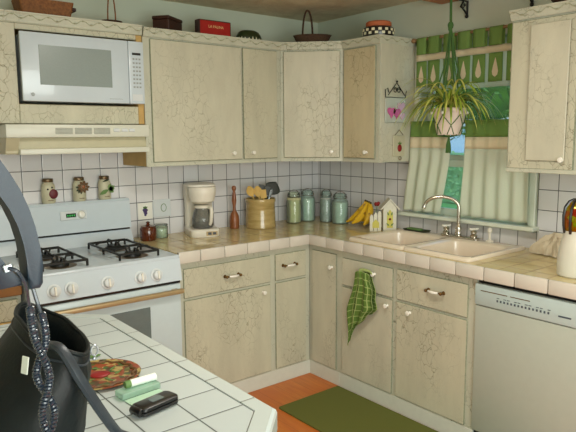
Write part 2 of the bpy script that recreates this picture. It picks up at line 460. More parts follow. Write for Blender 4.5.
def crown(parent, pts, z0=2.069, z1=2.118):
    """pts: polyline (x,y,nx,ny) of the face; moulding flares outward."""
    secs = []
    for x, y, nx, ny in pts:
        secs.append([Vector((x+nx*d, y+ny*d, z)) for d, z in ((-.02, z0), (.0, z0), (.004, z0+.006), (.005, z0+.014), (.012, z1-.010), (.015, z1-.006), (.015, z1), (-.02, z1))])
    c = MB().loft(secs).build('crown_moulding', M['frame'], parent)
    # raised running vine
    q = MB()
    for (x0, y0, nx, ny), (x1, y1, mx, my) in zip(pts, pts[1:]):
        L = math.hypot(x1-x0, y1-y0); k = max(4, int(L/.008)); path = []
        for i in range(k+1):
            t = i/k; s = t*L; path.append((x0+(x1-x0)*t+(nx+(mx-nx)*t)*.0105, y0+(y1-y0)*t+(ny+(my-ny)*t)*.0105, (z0+z1)/2+.004+.010*math.sin(s*2*PI/.085)))
        q.tube(path, .0022, 5)
        for j in range(int(L/.0425)):
            t = (j+.5)*.0425/L; sg = 1 if j % 2 else -1
            q.ball((x0+(x1-x0)*t+(nx+(mx-nx)*t)*.0105, y0+(y1-y0)*t+(ny+(my-ny)*t)*.0105, (z0+z1)/2+.004-sg*.007), .006, (1.2, 1.2, .6), 6)
    q.build('vine_relief', M['vine'], c, True)
    return c
UB, DT, DB = 1.362, 2.062, 1.386
# upper cabinet, back wall
t = thing('wall_cabinet', 'wide cream crackle-painted wall cabinet with two doors, right of the microwave', 'cabinet', (-1.11, -.165, UB), 0)
b = MB(); b.box(-1.566, -.33, UB, -.615, -.012, 2.07); b.build('body', [M['frame']], t)
MB().box(-1.5672, -.322, UB+.002, -1.5662, -.014, 2.08).build('side_panel', M['barewood'], t, label='bare tan wood side')
door(t, 'door', (-1.528, -.33, DB), X, -Y, .603, DT-DB, 'cab', knob=(.53, .04))
door(t, 'door', (-.915, -.33, DB), X, -Y, .265, DT-DB, 'cab2', knob=(.062, .04))
crown(t, [(-1.566, -.34, 0, -1), (-.61, -.34, .41, -1)])
# diagonal corner
t = thing('corner_wall_cabinet', 'diagonal cream corner wall cabinet with one glossy crackled door', 'cabinet', (-.3, -.3, UB))
b = MB(); b.prism([(-.613, -.33, UB), (-.613, -.012, UB), (-.012, -.012, UB), (-.012, -.613, UB), (-.33, -.613, UB)], (0, 0, 2.07-UB)); b.build('body', M['frame'], t)
dv = Vector((.283, -.283, 0)).normalized(); nv = Vector((-1, -1, 0)).normalized(); o_ = Vector((-.613, -.33, DB))+dv*.018
door(t, 'door', o_, dv, nv, .364, DT-DB, 'cab', knob=(.31, .04))
crown(t, [(-.613, -.34, -.41, -1), (-.336, -.617, -1, -.41)])
# upper cabinet right wall, narrow
t = thing('wall_cabinet', 'narrow cream wall cabinet between corner cabinet and window', 'cabinet', (-.165, -.77, UB))
MB().box(-.33, -.616, UB, -.012, -.93, 2.07).build('body', M['frame'], t)
door(t, 'door', (-.33, -.632, DB), -Y, -X, .272, DT-DB, 'cab_warmlit', knob=(.205, .038))
MB().obox((-.325, -.93, UB+.004), X, Z, -Y, (0, .31), (0, 2.075-UB), (.0005, .004), .001).build('end_panel', M['cab'], t)
crown(t, [(-.34, -.616, -1, .41), (-.34, -.932, -1, -1), (-.012, -.932, 0, -1)])
# right wall cabinet
t = thing('wall_cabinet', 'cream crackled wall cabinet at the right edge, right of the window', 'cabinet', (-.165, -2.25, UB))
MB().box(-.33, -1.79, UB-.016, -.012, -2.72, 2.07).build('body', M['frame'], t)
MB().obox((-.335, -1.79, UB-.016), -Y, Z, -X, (0, .93), (0, .02), (-.002, .006), .002).build('bottom_rail', M['frame'], t)
door(t, 'door', (-.33, -1.797, DB-.022), -Y, -X, .33, DT-DB+.022, 'cab2', knob=(.28, .048))
MB().obox((-.351, -1.90, DB+.02), -Y, Z, -X, (0, .19), (0, .63), (-.002, .004), .003).build('raised_panel', M['cab'], t)
door(t, 'door', (-.33, -2.155, DB-.022), -Y, -X, .53, DT-DB+.022, 'cab', knob=(.06, .048))
crown(t, [(-.34, -1.79, -1, .4), (-.34, -2.72, -1, 0)])
# microwave cabinet
t = thing('microwave_cabinet', 'cream crackled cabinet with open shelf holding the microwave', 'cabinet', (-1.95, -.1, 1.6))
b = MB(); yb, yf = -.012, -.312
b.box(-2.34, yb, 1.60, -2.31, yf, 2.085); b.box(-1.60, yb, 1.60, -1.568, yf, 2.085)
b.box(-2.31, yb, 1.60, -1.60, yf, 1.63); b.box(-2.31, yb, 1.682, -1.60, yf, 1.694); b.box(-2.31, yb, 2.06, -1.60, yf, 2.085)
b.build('body', M['barewood'], t, label='bare wood carcass')
MB().box(-2.34, yf-.0005, 1.598, -2.222, yf-.02, 2.074, .003).build('left_stile', M['cab2'], t)
MB().box(-1.604, yf-.0005, 1.598, -1.570, yf-.016, 2.074, .003).build('right_stile', M['barewood'], t, label='bare tan wood stile')
MB().box(-2.2215, yf-.0005, 2.046, -1.6045, yf-.02, 2.074, .003).build('top_rail', M['cab2'], t)
MB().box(-2.2215, yf-.0005, 1.598, -1.6045, yf-.02, 1.692, .003).build('bottom_panel', M['cab2'], t)
crown(t, [(-2.34, -.335, 0, -1), (-1.572, -.335, 0, -1)], 2.074, 2.126)

# base cabinets, back wall
FT = .855
t = thing('base_cabinet', 'cream crackled base cabinet with two drawers, right of the stove', 'cabinet', (-1.1, -.3, 0))
MB().box(-1.558, -.61, .088, -.616, -.012, FT).build('body', M['frame'], t)
MB().box(-1.558, -.612, 0, -.61, -.58, .088, .002).build('toe_board', M['toe'], t)
door(t, 'drawer', (-1.516, -.61, .655), X, -Y, .588, .165, 'cab2', .009, pull=(.31, .085))
door(t, 'drawer', (-.892, -.61, .655), X, -Y, .245, .165, 'cab2', .009, pull=(.105, .09))
door(t, 'door', (-1.516, -.61, .098), X, -Y, .588, .545, 'cab2', .009, knob=(.53, .505))
door(t, 'door', (-.892, -.61, .098), X, -Y, .245, .545, 'cab2', .009)
# base cabinets, right wall
t = thing('base_cabinet', 'narrow one-door base cabinet in the inner corner', 'cabinet', (-.3, -.75, 0))
b = MB(); b.box(-.61, -.612, .088, -.012, -.888, FT); b.box(-.61, -.016, .088, -.012, -.612, FT); b.build('body', M['frame'], t)
MB().box(-.612, -.585, 0, -.58, -.888, .088, .002).build('toe_board', M['toe'], t)
door(t, 'door', (-.61, -.640, .098), -Y, -X, .225, .725, 'cab', .009, knob=(.185, .64))
t = thing('sink_cabinet', 'wide cream sink base cabinet with green towel hanging on its front', 'cabinet', (-.3, -1.35, 0))
b = MB(); b.box(-.61, -.8882, .088, -.595, -1.8335, FT); b.box(-.5945, -.8882, .101, -.012, -.905, FT); b.box(-.5945, -1.81, .101, -.012, -1.8335, FT); b.box(-.5945, -.8882, .088, -.012, -1.8335, .1)
b.build('body', M['frame'], t)
MB().box(-.612, -.889, 0, -.58, -1.8335, .088, .002).build('toe_board', M['toe'], t)
door(t, 'false_drawer', (-.61, -.915, .648), -Y, -X, .398, .165, 'cab', .009, knob=(.262, .11))
door(t, 'door', (-.61, -.915, .098), -Y, -X, .398, .54, 'cab', .009, knob=(.36, .50))
door(t, 'drawer', (-.61, -1.338, .648), -Y, -X, .452, .168, 'cab2', .009, pull=(.262, .095))
door(t, 'door', (-.61, -1.338, .098), -Y, -X, .452, .54, 'cab2', .009, knob=(.095, .495))
t = thing('base_cabinet', 'plain base cabinet beyond the dishwasher', 'cabinet', (-.3, -2.7, 0))
MB().box(-.61, -2.452, .0, -.012, -2.94, FT).build('body', M['frame'], t)
door(t, 'door', (-.61, -2.47, .098), -Y, -X, .45, .73, 'cab', .009, knob=(.06, .6))
# left of stove
t = thing('base_cabinet', 'crackled base cabinet left of the stove behind the wall telephone', 'cabinet', (-2.7, -.3, 0))
MB().box(-3.1, -.61, 0, -2.345, -.012, .825).build('body', M['frame'], t)
door(t, 'drawer', (-2.80, -.61, .71), X, -Y, .44, .10, 'cab2', .016)
door(t, 'door', (-2.80, -.61, .10), X, -Y, .44, .595, 'cab2', .016)
MB().box(-2.80, -.625, .698, -2.36, -.611, .709, .002).build('rail', M['barewood'], t, label='tan bare wood rail')
o = MB().box(-3.1, -.64, .827, -2.345, -.012, .868, .004).build('countertop', M['brownwood']); tag(o, 'brown wooden countertop left of the stove', 'countertop')

# ------------------------------------------------------------------ tiled countertop
SX0, SX1, SY0, SY1 = -.585, -.065, -.925, -1.765
t = thing('countertop', 'L-shaped beige tiled countertop with pinkish edge tiles holding the sink', 'countertop', (-.3, -.6, .857))
b = MB()
b.box(-1.556, -.632, .857, -.0105, -.0105, .914)
b.box(-.632, -.632, .857, -.0105, SY0-.02, .914)
b.box(-.632, SY0-.02, .857, SX0+.02, SY1+.02, .914); b.box(SX1-.02, SY0-.02, .857, -.0105, SY1+.02, .914)
b.box(-.632, SY1+.02, .857, -.0105, -2.95, .914)
b.build('tile_surface', M['ctopA'], t)
b = MB(); k = 0; x = -.645
while x > -1.556:
    x1 = max(x-.1555, -1.556); b.box(x1+.0015, -.65, .856, x-.0015, -.6325, .9205, .006, 2); x -= .1555
y = -.645
while y > -2.95:
    y1 = max(y-.1555, -2.95); b.box(-.65, y1+.0015, .856, -.6325, y-.0015, .9205, .006, 2); y -= .1555
b.build('edge_tiles', M['edgetile'], t, True)
b = MB(); b.box(-1.556, -.643, .858, -.63, -.6322, .9175); b.box(-.643, -.632, .858, -.6322, -2.95, .9175); b.build('edge_grout', M['grout'], t)

# ------------------------------------------------------------------ sink
t = thing('sink', 'warm white double bowl drop-in sink below the window', 'sink', (-.33, -1.345, .914))
def bowl(ya, yb):
    cy, hy = (ya+yb)/2, abs(yb-ya)/2; cx, hx = (SX0+SX1)/2, (SX1-SX0)/2
    ix, iw = cx-.03, hx-.075
    S = [rrect(cx, cy, hx-.0, hy, .02, .9145), rrect(cx, cy, hx, hy, .02, .926), rrect(cx, cy, hx-.010, hy-.004, .02, .933), rrect(ix, cy, iw+.004, hy-.032, .05, .932),
         rrect(ix, cy, iw-.006, hy-.042, .05, .924), rrect(ix, cy, iw-.02, hy-.055, .06, .78), rrect(ix, cy, iw-.05, hy-.085, .06, .757), rrect(ix, cy, .03, .03, .028, .752)]
    return MB().loft(S, False, True).build('bowl', M['sink'], t, True)
bl = bowl(SY0, -1.345); br = bowl(-1.345, SY1)
for bb, cy in ((bl, -1.135), (br, -1.555)):
    MB().lathe([(.038, 0), (.036, .003), (.02, .002), (.004, .001)], (-.355, cy, .7525), 20).build('drain', M['chrome'], bb, True)
# faucet
t = thing('faucet', 'chrome gooseneck faucet with two handles behind the sink', 'faucet', (-.11, -1.36, .932))
fz = .9335
b = MB(); b.loft([rrect(-.11, -1.37, .024, .13, .022, fz), rrect(-.11, -1.37, .024, .13, .022, fz+.008), rrect(-.11, -1.37, .018, .124, .018, fz+.012)]); b.build('base_plate', M['chrome'], t, True)
b = MB(); b.lathe([(.02, 0), (.022, .015), (.017, .03), (.02, .04), (.014, .055), (.0105, .07)], (-.11, -1.36, fz+.011), 20)
d = Vector((-.115, .155, 0)); path = [Vector((-.11, -1.36, fz+.06))+Z*.115*i/4 for i in range(5)]
for i in range(1, 15):
    a = PI*i/14*.97; path.append(Vector((-.11, -1.36, fz+.175))+d*(1-math.cos(a))/2*1.02+Z*.062*math.sin(a))
path.append(path[-1]+(path[-1]-path[-2])*1.2)
b.tube(path, [.0105]*(len(path)-3)+[.010, .012, .0125], 12); b.build('spout', M['chrome'], t, True)
for yy in (-1.275, -1.465):
    b = MB(); b.lathe([(.018, 0), (.021, .012), (.013, .022), (.019, .034), (.012, .046)], (-.11, yy, fz+.0105), 18)
    h_ = b.build('handle', M['chrome'], t, True)
    MB().tube([(-.135, yy+.012, fz+.062), (-.11, yy, fz+.058), (-.085, yy-.012, fz+.062)], [.006, .008, .006], 8).lathe([(.010, 0), (.011, .008), (.004, .012)], (-.11, yy, fz+.056), 12).build('lever', M['porcelain'], h_, True)
o = MB().lathe([(.021, 0), (.021, .006), (.009, .01), (.008, .03), (.0075, .05), (.0125, .055), (.013, .072), (.007, .08)], (-.105, -1.565, .9335), 16).build('sink_sprayer', M['cofwhite'], None, True)
tag(o, 'small pale side sprayer standing right of the faucet', 'sprayer')

# ------------------------------------------------------------------ dishwasher
t = thing('dishwasher', 'pale grey built-in dishwasher under the counter at right', 'dishwasher', (-.3, -2.14, 0))
MB().box(-.60, -1.8345, .09, -.02, -2.448, .85).build('body', M['dark'], t)
MB().box(-.625, -1.8345, .10, -.60, -2.446, .728, .006, 2).build('door', M['dish'], t, True)
cp = MB().box(-.632, -1.834, .731, -.60, -2.446, .836, .008, 2).build('control_panel', M['dishtop'], t, True)
MB().box(-.6335, -1.868, .803, -.632, -2.005, .8065).box(-.6335, -2.02, .803, -.632, -2.115, .8065).build('vent_slot', M['brownp'], cp)
b = MB()
for i in range(15):
    yy = -1.952-i*.0175
    b.box(-.6333, yy, .766, -.632, yy-.008, .776)
    if i % 3 != 1: b.box(-.6333, yy, .783, -.632, yy-.013, .786)
b.box(-.6333, -2.245, .765, -.632, -2.30, .772)
b.build('button_markings', M['ink'], cp)
MB().box(-.60, -1.834, 0, -.57, -2.446, .095).build('toe_board', M['black'], t)

# ------------------------------------------------------------------ microwave
t = thing('microwave', 'white microwave oven with grey window, over the range hood', 'microwave', (-1.91, -.2, 1.702))
mx0, mx1, mz0, mz1, my = -2.212, -1.580, 1.706, 2.034, -.345
MB().box(mx0+.006, -.04, mz0+.0, -1.612, my+.001, mz1-.01, .004).build('case', M['white'], t)
b = MB().box(mx0, my, mz0, -1.668, my-.022, mz1, .005, 2); dr = b.build('door', M['white'], t, True)
MB().box(-2.128, my-.0215, 1.786, -1.762, my-.0235, 1.976, .001).build('window', M['mwin'], dr)
b = MB().box(-1.666, my, mz0, mx1, my-.022, mz1, .004, 2); cp = b.build('control_panel', M['white'], t, True)
MB().box(-1.646, my-.0225, 1.962, -1.598, my-.024, 1.974).build('display', M['black'], cp)
b = MB()
for r in range(8):
    for c in range(3): b.box(-1.644+c*.017, my-.0224, 1.937-r*.021, -1.633+c*.017, my-.0232, 1.946-r*.021)
b.build('buttons', M['ltgrey'], cp)
MB().box(-1.652, my-.0224, 1.722, -1.594, my-.0238, 1.756, .001).build('open_button', M['whitedull'], cp)
lg = MB().lathe([(.009, 0), (.009, .0012)], (-2.166, my-.0222, 1.738), 18, (0, -1, 0)).build('badge', M['ltgrey'], dr)
text_obj('badge_lettering', 'GE', .011, M['white'], dr, (-2.166, my-.0236, 1.738), X, Z)
b = MB()
for i in range(11): b.box(-1.78+i*.0068, my-.0224, 1.727, -1.775+i*.0068, my-.023, 1.7295)
b.build('model_print', M['ltgrey'], dr)

# ------------------------------------------------------------------ range hood
t = thing('range_hood', 'cream range hood above the stove', 'range hood', (-1.93, -.2, 1.45))
hx0, hx1, hf = -2.305, -1.572, -.385
b = MB(); b.box(hx0, -.012, 1.53, hx1, hf, 1.594, .004, 2); b.build('housing', M['hood'], t, True)
def prof(x): return [Vector((x, y, z)) for y, z in ((-.012, 1.531), (-.012, 1.455), (hf+.03, 1.455), (hf+.045, 1.531))]
MB().loft([prof(hx0+.003), prof(hx1-.003)]).build('lower_shell', M['hoodin'], t)
MB().box(hx0+.06, -.02, 1.447, hx1, hf+.0, 1.475, .004, 2).build('lip', M['hood'], t, True)
MB().prism([(hx0, hf-.0, 1.529), (hx0, hf+.04, 1.45), (hx0, -.012, 1.45), (hx0, -.012, 1.529)], (.06, 0, 0)).build('end_cap', M['hoodin'], t)
b = MB()
for i in range(3):
    x0 = -2.075+i*.098
    for j in range(5): b.box(x0, hf-.0005, 1.5465+j*.0065, x0+.085, hf-.003, 1.5508+j*.0065)
b.build('vent_slots', M['greyv'], t)
b = MB()
for i, x0 in enumerate((-1.775, -1.73, -1.69)): b.box(x0, hf-.0005, 1.557, x0+.034, hf-.005, 1.574, .002)
sw = b.build('switches', M['whitedull'], t)

# ------------------------------------------------------------------ stove
t = thing('stove', 'white gas range with black grates and a curved backguard', 'stove', (-1.95, -.35, 0))
sx0, sx1, sf = -2.335, -1.562, -.66
MB().box(sx0, -.02, .08, sx1, sf+.03, .895).build('body', M['white'], t)
b = MB(); b.box(sx0, -.09, .893, sx1, sf-.005, .914, .006, 2); b.build('cooktop', M['white'], t, True)
for cx in (-2.14, -1.765):
    for cy in (-.29, -.53):
        q = MB().lathe([(.085, -.001), (.075, .0015), (.05, .001)], (cx, cy, .9145), 24).build('drip_pan', M['zinc'], t, True)
        MB().lathe([(.045, .0), (.045, .012), (.036, .016), (.036, .022), (.01, .024)], (cx, cy, .9155), 20).build('burner', M['iron'], q, True)
for cx in (-2.14, -1.765):
    b = MB(); zt = .945; hw, y0, y1 = .105, -.62, -.20; r = .0065
    loop = []
    for (px, py) in ((-hw, y0), (hw, y0), (hw, y1), (-hw, y1)):
        loop.append((cx+px, py))
    for i in range(4):
        a = loop[i]; c = loop[(i+1) % 4]; b.tube([(a[0], a[1], zt), (c[0], c[1], zt)], r, 6)
    b.tube([(cx-hw, -.41, zt), (cx+hw, -.41, zt)], r, 6)
    for cy in (-.29, -.53):
        for a in range(4):
            an = a*PI/2; dx, dy = math.cos(an), math.sin(an); L1 = hw if a % 2 == 0 else .09
            b.tube([(cx+dx*L1, cy+dy*L1, zt), (cx+dx*L1*.75, cy+dy*L1*.75, zt+.014), (cx+dx*.035, cy+dy*.035, zt+.014), (cx+dx*.025, cy+dy*.025, zt-.01)], r*.9, 6)
    for px in (-hw, hw):
        for py in (y0, -.41, y1): b.tube([(cx+px, py, zt), (cx+px, py, .916)], r, 6)
    b.build('grate', M['iron'], t, True, label='black cast iron grate')
# control panel: slanted
pz0, pz1 = .782, .897
b = MB(); b.prism([(sx0, sf+.03, pz0), (sx0, sf-.028, pz0), (sx0, sf-.006, pz1), (sx0, sf+.03, pz1)], (sx1-sx0, 0, 0)); cp = b.build('control_panel', M['white'], t)
nn = Vector((0, -math.cos(.19), math.sin(.19)))
for i, px in enumerate((-2.218, -2.138, -1.962, -1.792, -1.703)):
    c = Vector((px, sf-.019, .829))
    k_ = MB().lathe([(.033, 0), (.033, .004), (.025, .006), (.022, .022), (.017, .026), (.002, .027)], c, 20, nn).build('knob', M['whitedull'], cp, True)
    MB().obox(c+nn*.024, X, nn.cross(X), nn, (-.005, .005), (-.02, .02), (0, .010), .002).build('grip', M['porcelain'], k_)
MB().box(sx0, sf+.03, .764, sx1, sf-.006, .7815).build('vent_gap', M['black'], t)
b = MB(); b.box(sx0+.004, sf+.029, .20, sx1-.004, sf-.02, .764, .008, 2); od = b.build('oven_door', M['oven'], t, True)
MB().box(-2.15, sf-.0205, .34, -1.745, sf-.023, .668, .004).build('oven_window', M['ovenwin'], od)
b = MB(); b.box(sx0+.015, sf-.06, .716, sx1-.002, sf-.036, .742, .008, 2); b.box(sx0+.03, sf-.04, .718, sx0+.06, sf-.0195, .74); b.box(sx1-.06, sf-.04, .718, sx1-.03, sf-.0195, .74)
b.build('door_handle', M['tan'], od, True, label='tan worn door handle')
MB().box(sx0+.004, sf+.029, .09, sx1-.004, sf-.015, .195, .006).build('storage_drawer', M['white'], t)
MB().box(sx0+.03, -.1, 0, sx1-.03, sf+.06, .079).build('plinth', M['dark'], t)
# backguard
def bg(x): return [Vector((x, y, z)) for y, z in ((-.012, .914), (-.105, .914), (-.082, .96), (-.068, .982), (-.012, .982))]
MB().loft([bg(sx0), bg(sx1)]).build('lower_backguard', M['white'], t)
MB().box(sx0, -.012, .9825, sx1, -.055, .9955).build('backguard_gap', M['black'], t)
def bg2(x, dx=0): return [Vector((x, y, z)) for y, z in ((-.012, .996), (-.09, .996), (-.088, 1.01), (-.076, 1.155), (-.066, 1.168), (-.012, 1.168))]
ug = MB().loft([bg2(sx0+.0), bg2(sx1-.004)]).build('upper_backguard', M['white'], t)
ck = MB().obox((-1.98, -.0855, 1.07), X, Vector((0, .08, 1)).normalized(), Vector((0, -1, .08)).normalized(), (0, .15), (0, .05), (-.001, .004), .004).build('clock_panel', M['whitedull'], ug)
MB().obox((-1.948, -.0895, 1.085), X, Vector((0, .08, 1)).normalized(), Vector((0, -1, .08)).normalized(), (0, .055), (0, .022), (0, .0015)).build('clock_display', M['screen'], ck)
text_obj('clock_digits', '10:46', .016, M['green_led'], ck, (-1.9205, -.0902, 1.0965), X, Vector((0, .08, 1)), .0004) if False else None
b = MB()
for i in range(4): b.box(-1.942+i*.012, -.0915, 1.091, -1.936+i*.012, -.0905, 1.1)
b.build('clock_digits', M['green_led'], ck)
MB().lathe([(.022, 0), (.022, .006), (.016, .016), (.012, .018)], (-1.862, -.087, 1.096), 20, (0, -1, .08)).build('clock_knob', M['porcelain'], ck, True)

# ------------------------------------------------------------------ jars on the backguard
def mason(r=.036, h=.11):
    return [(r*.86, 0), (r, .006), (r, h*.72), (r*.9, h*.82), (r*.76, h*.86), (r*.76, h*.97)]
def leaf_poly(c, a, L, W, n=(0, -1, 0)):
    c = Vector(c); n = Vector(n); u = Vector((math.cos(a), 0, math.sin(a))); v = n.cross(u)
    return [c+u*L*t+v*W*s*math.sin(PI*min(max(t, .02), .98)) for t, s in ((0, 0), (.2, 1), (.45, 1), (.75, 1), (1, 0), (.75, -1), (.45, -1), (.2, -1))]
jx = (-2.022, -1.85, -1.702)
specs = (('cream painted mason jar with a burgundy apple, leftmost on the stove backguard', 'apple'),
         ('cream painted mason jar with a brown sunflower, middle on the stove backguard', 'sunflower'),
         ('cream painted mason jar with green leaves, rightmost on the stove backguard', 'leaf'))
for x, (lab, kd) in zip(jx, specs):
    t = thing('mason_jar', lab, 'jar', (x, -.042, 1.1685), 0, 'painted jars on the stove backguard')
    r = .037; yc = -.042; z0 = 1.1685
    MB().lathe(mason(r, .128), (x, yc, z0), 24, sy=.8).build('jar_body', M['jarpaint'], t, True)
    MB().lathe([(.0275, 0), (.029, .002), (.029, .016), (.026, .0195), (.002, .0195)], (x, yc, z0+.117), 24, sy=.85).build('lid', M['zinc'], t, True)
    yf_ = yc-r*.8-.001
    if kd == 'apple':
        b = MB(); b.ball((x+.018, yf_+.004, z0+.052), .026, (1, .35, 1.05), 12); b.build('apple', M['burgundy'], t, True)
        b = MB(); b.ball((x-.010, yf_+.003, z0+.079), .006, (1, .5, .9), 8); b.ball((x+.012, yf_+.003, z0+.088), .006, (1, .5, .9), 8); b.build('seeds', M['black'], t, True)
    elif kd == 'sunflower':
        b = MB()
        for k in range(9):
            a = k*2*PI/9; b.prism(leaf_poly((x+.014+.010*math.cos(a), yf_, z0+.082+.010*math.sin(a)), a, .026, .008), (0, -.003, 0))
        b.build('petals', M['brownp'], t); MB().ball((x+.014, yf_-.001, z0+.082), .011, (1, .4, 1), 10).build('flower_centre', M['woodmid'], t, True)
        b = MB()
        for a in (3.6, 4.1, 2.9, 4.6): b.prism(leaf_poly((x+.002, yf_, z0+.075), a, .035, .008), (0, -.002, 0))
        b.build('leaves', M['dkgreen'], t)
    else:
        b = MB()
        for a, q in ((.5, .036), (1.1, .03), (3.6, .05), (-.5, .03), (.1, .03)): b.prism(leaf_poly((x+.012, yf_, z0+.058), a, q*1.2, .012), (0, -.003, 0))
        b.build('leaves', M['greenp'], t)
        b = MB(); b.prism(leaf_poly((x-.02, yf_+.006, z0+.104), .3, .045, .006), (0, -.003, 0)); b.build('rim_leaf', M['dkgreen'], t)
    b = MB()
    for i in range(6): b.box(x-.012+i*.005, yf_-.0005, z0+.016, x-.0085+i*.005, yf_+.004, z0+.019)
    b.build('lettering', M['brownp'], t)

# ------------------------------------------------------------------ wall plates
t = thing('outlet_plate', 'white wall plate with a faint wreath on the tiles left of the coffee maker', 'wall plate', (-1.32, -.012, 1.08))
MB().box(-1.383, -.0085, 1.028, -1.262, -.014, 1.138, .002).build('plate', M['whitedull'], t)
MB().tube([(-1.312+.018*math.cos(a), -.0146, 1.085+.024*math.sin(a)) for a in [2*PI*k/16 for k in range(16)]], .002, 5, closed=True).build('wreath', M['greenp'], t)
t = thing('decorative_tile', 'white wall tile with purple grapes, right of the stove', 'tile', (-1.435, -.012, 1.075))
MB().box(-1.483, -.0085, 1.022, -1.388, -.0115, 1.124, .001).build('tile', M['porcelain'], t)
b = MB()
for i, (dx, dz) in enumerate([(-.012, .012), (-.002, .014), (.008, .01), (-.008, .002), (.003, .002), (-.004, -.008), (.004, -.009), (-.002, -.019)]): b.ball((-1.435+dx, -.013, 1.068+dz), .008, (1, .35, 1), 8)
b.build('grapes', M['purple'], t, True)
b = MB()
for a in (.9, 2.3, 1.6): b.prism(leaf_poly((-1.436, -.0117, 1.084), a, .022, .006), (0, -.0012, 0))
b.build('leaves', M['greenp'], t)

# ------------------------------------------------------------------ counter things, back wall
CZ = .9145
t = thing('jar', 'short amber brown glass jar with knobbed lid beside the stove', 'jar', (-1.488, -.15, CZ))
MB().lathe([(.044, 0), (.049, .006), (.049, .072), (.044, .08), (.040, .08)], (-1.488, -.15, CZ), 24).build('jar_body', M['amber'], t, True)
MB().lathe([(.043, 0), (.044, .006), (.014, .012), (.008, .02), (.013, .028), (.004, .034)], (-1.488, -.15, CZ+.0805), 20).build('lid', M['amber'], t, True)
t = thing('jar', 'small clear glass jar of pale green grains beside the amber jar', 'jar', (-1.385, -.11, CZ))
MB().lathe([(.040, 0), (.044, .005), (.044, .068), (.040, .074)], (-1.385, -.11, CZ), 24).build('jar_body', M['glassgreen'], t, True)
MB().lathe([(.039, .004), (.041, .055), (.036, .06)], (-1.385, -.11, CZ), 20).build('contents', M['pasta'], t, True)
MB().lathe([(.043, 0), (.045, .003), (.042, .009), (.004, .009)], (-1.385, -.11, CZ+.0745), 20).build('lid', M['glassclear'], t, True)

# coffee maker  (local frame: front = -y)
t = thing('coffee_maker', 'white drip coffee maker with glass carafe of black coffee', 'coffee maker', (-1.13, -.165, CZ), math.radians(-18)); t.scale = (1.08, 1.08, 1.03)
def lb(): return MB()
b = lb(); b.loft([rrect(0, -.005, .083, .115, .035, 0), rrect(0, -.005, .085, .117, .035, .006), rrect(0, -.005, .085, .117, .035, .038), rrect(0, -.005, .078, .11, .033, .046)])
b.build('base', M['cofwhite'], t, True, local=True)
b = lb(); b.loft([rrect(0, .075, .08, .036, .02, .045), rrect(0, .075, .08, .036, .02, .20), rrect(0, .06, .084, .05, .02, .235), rrect(0, .06, .084, .05, .02, .30)])
b.build('water_tank', M['cofwhite'], t, True, local=True)
b = lb(); b.lathe([(.05, .195), (.07, .21), (.079, .255), (.081, .288), (.076, .296), (.002, .297)], (0, -.035, 0), 28); b.build('filter_basket', M['cofwhite'], t, True, local=True)
b = lb(); b.loft([rrect(0, .03, .086, .088, .05, .297), rrect(0, .03, .086, .088, .05, .306), rrect(0, .03, .075, .078, .045, .312)]); b.build('lid', M['cofwhite'], t, True, local=True)
b = lb(); b.lathe([(.055, .047), (.062, .06), (.062, .10), (.052, .14), (.042, .165), (.044, .172)], (0, -.035, 0), 28); cf = b.build('carafe', M['coffeeglass'], t, True, local=True)
b = lb(); b.lathe([(.052, .049), (.0595, .06), (.0598, .075), (.002, .075)], (0, -.035, 0), 24); b.build('coffee', M['coffee'], cf, True, local=True)
b = lb(); b.lathe([(.045, .168), (.046, .180), (.03, .188), (.002, .188)], (0, -.035, 0), 24); b.build('carafe_lid', M['cofwhite'], cf, True, local=True)
b = lb(); b.tube([(.028, -.072, .172), (.035, -.105, .17), (.036, -.112, .15), (.033, -.105, .09), (.03, -.092, .07)], [.009, .01, .011, .010, .008], 10); b.build('carafe_handle', M['cofwhite'], cf, True, local=True)
b = lb(); b.box(.0, -.1235, .008, .066, -.121, .034, .002); sw = b.build('switch_panel', M['tan'], t, local=True)
b = lb(); b.box(.01, -.126, .013, .03, -.1237, .029, .001); b.box(.038, -.126, .013, .058, -.1237, .029, .001); b.build('switch', M['black'], sw, local=True)

t = thing('potato_masher', 'turned reddish-brown wooden masher between coffee maker and crock', 'masher', (-.840, -.105, CZ))
MB().lathe([(.028, 0), (.032, .004), (.033, .05), (.030, .085), (.020, .108)], (-.840, -.105, CZ), 20).build('head', M['woodmid'], t, True)
MB().lathe([(.0195, .108), (.011, .122), (.010, .15), (.016, .19), (.012, .23), (.008, .25), (.014, .262), (.016, .272), (.011, .285), (.002, .288)], (-.840, -.105, CZ), 18).build('handle', M['woodmid'], t, True)

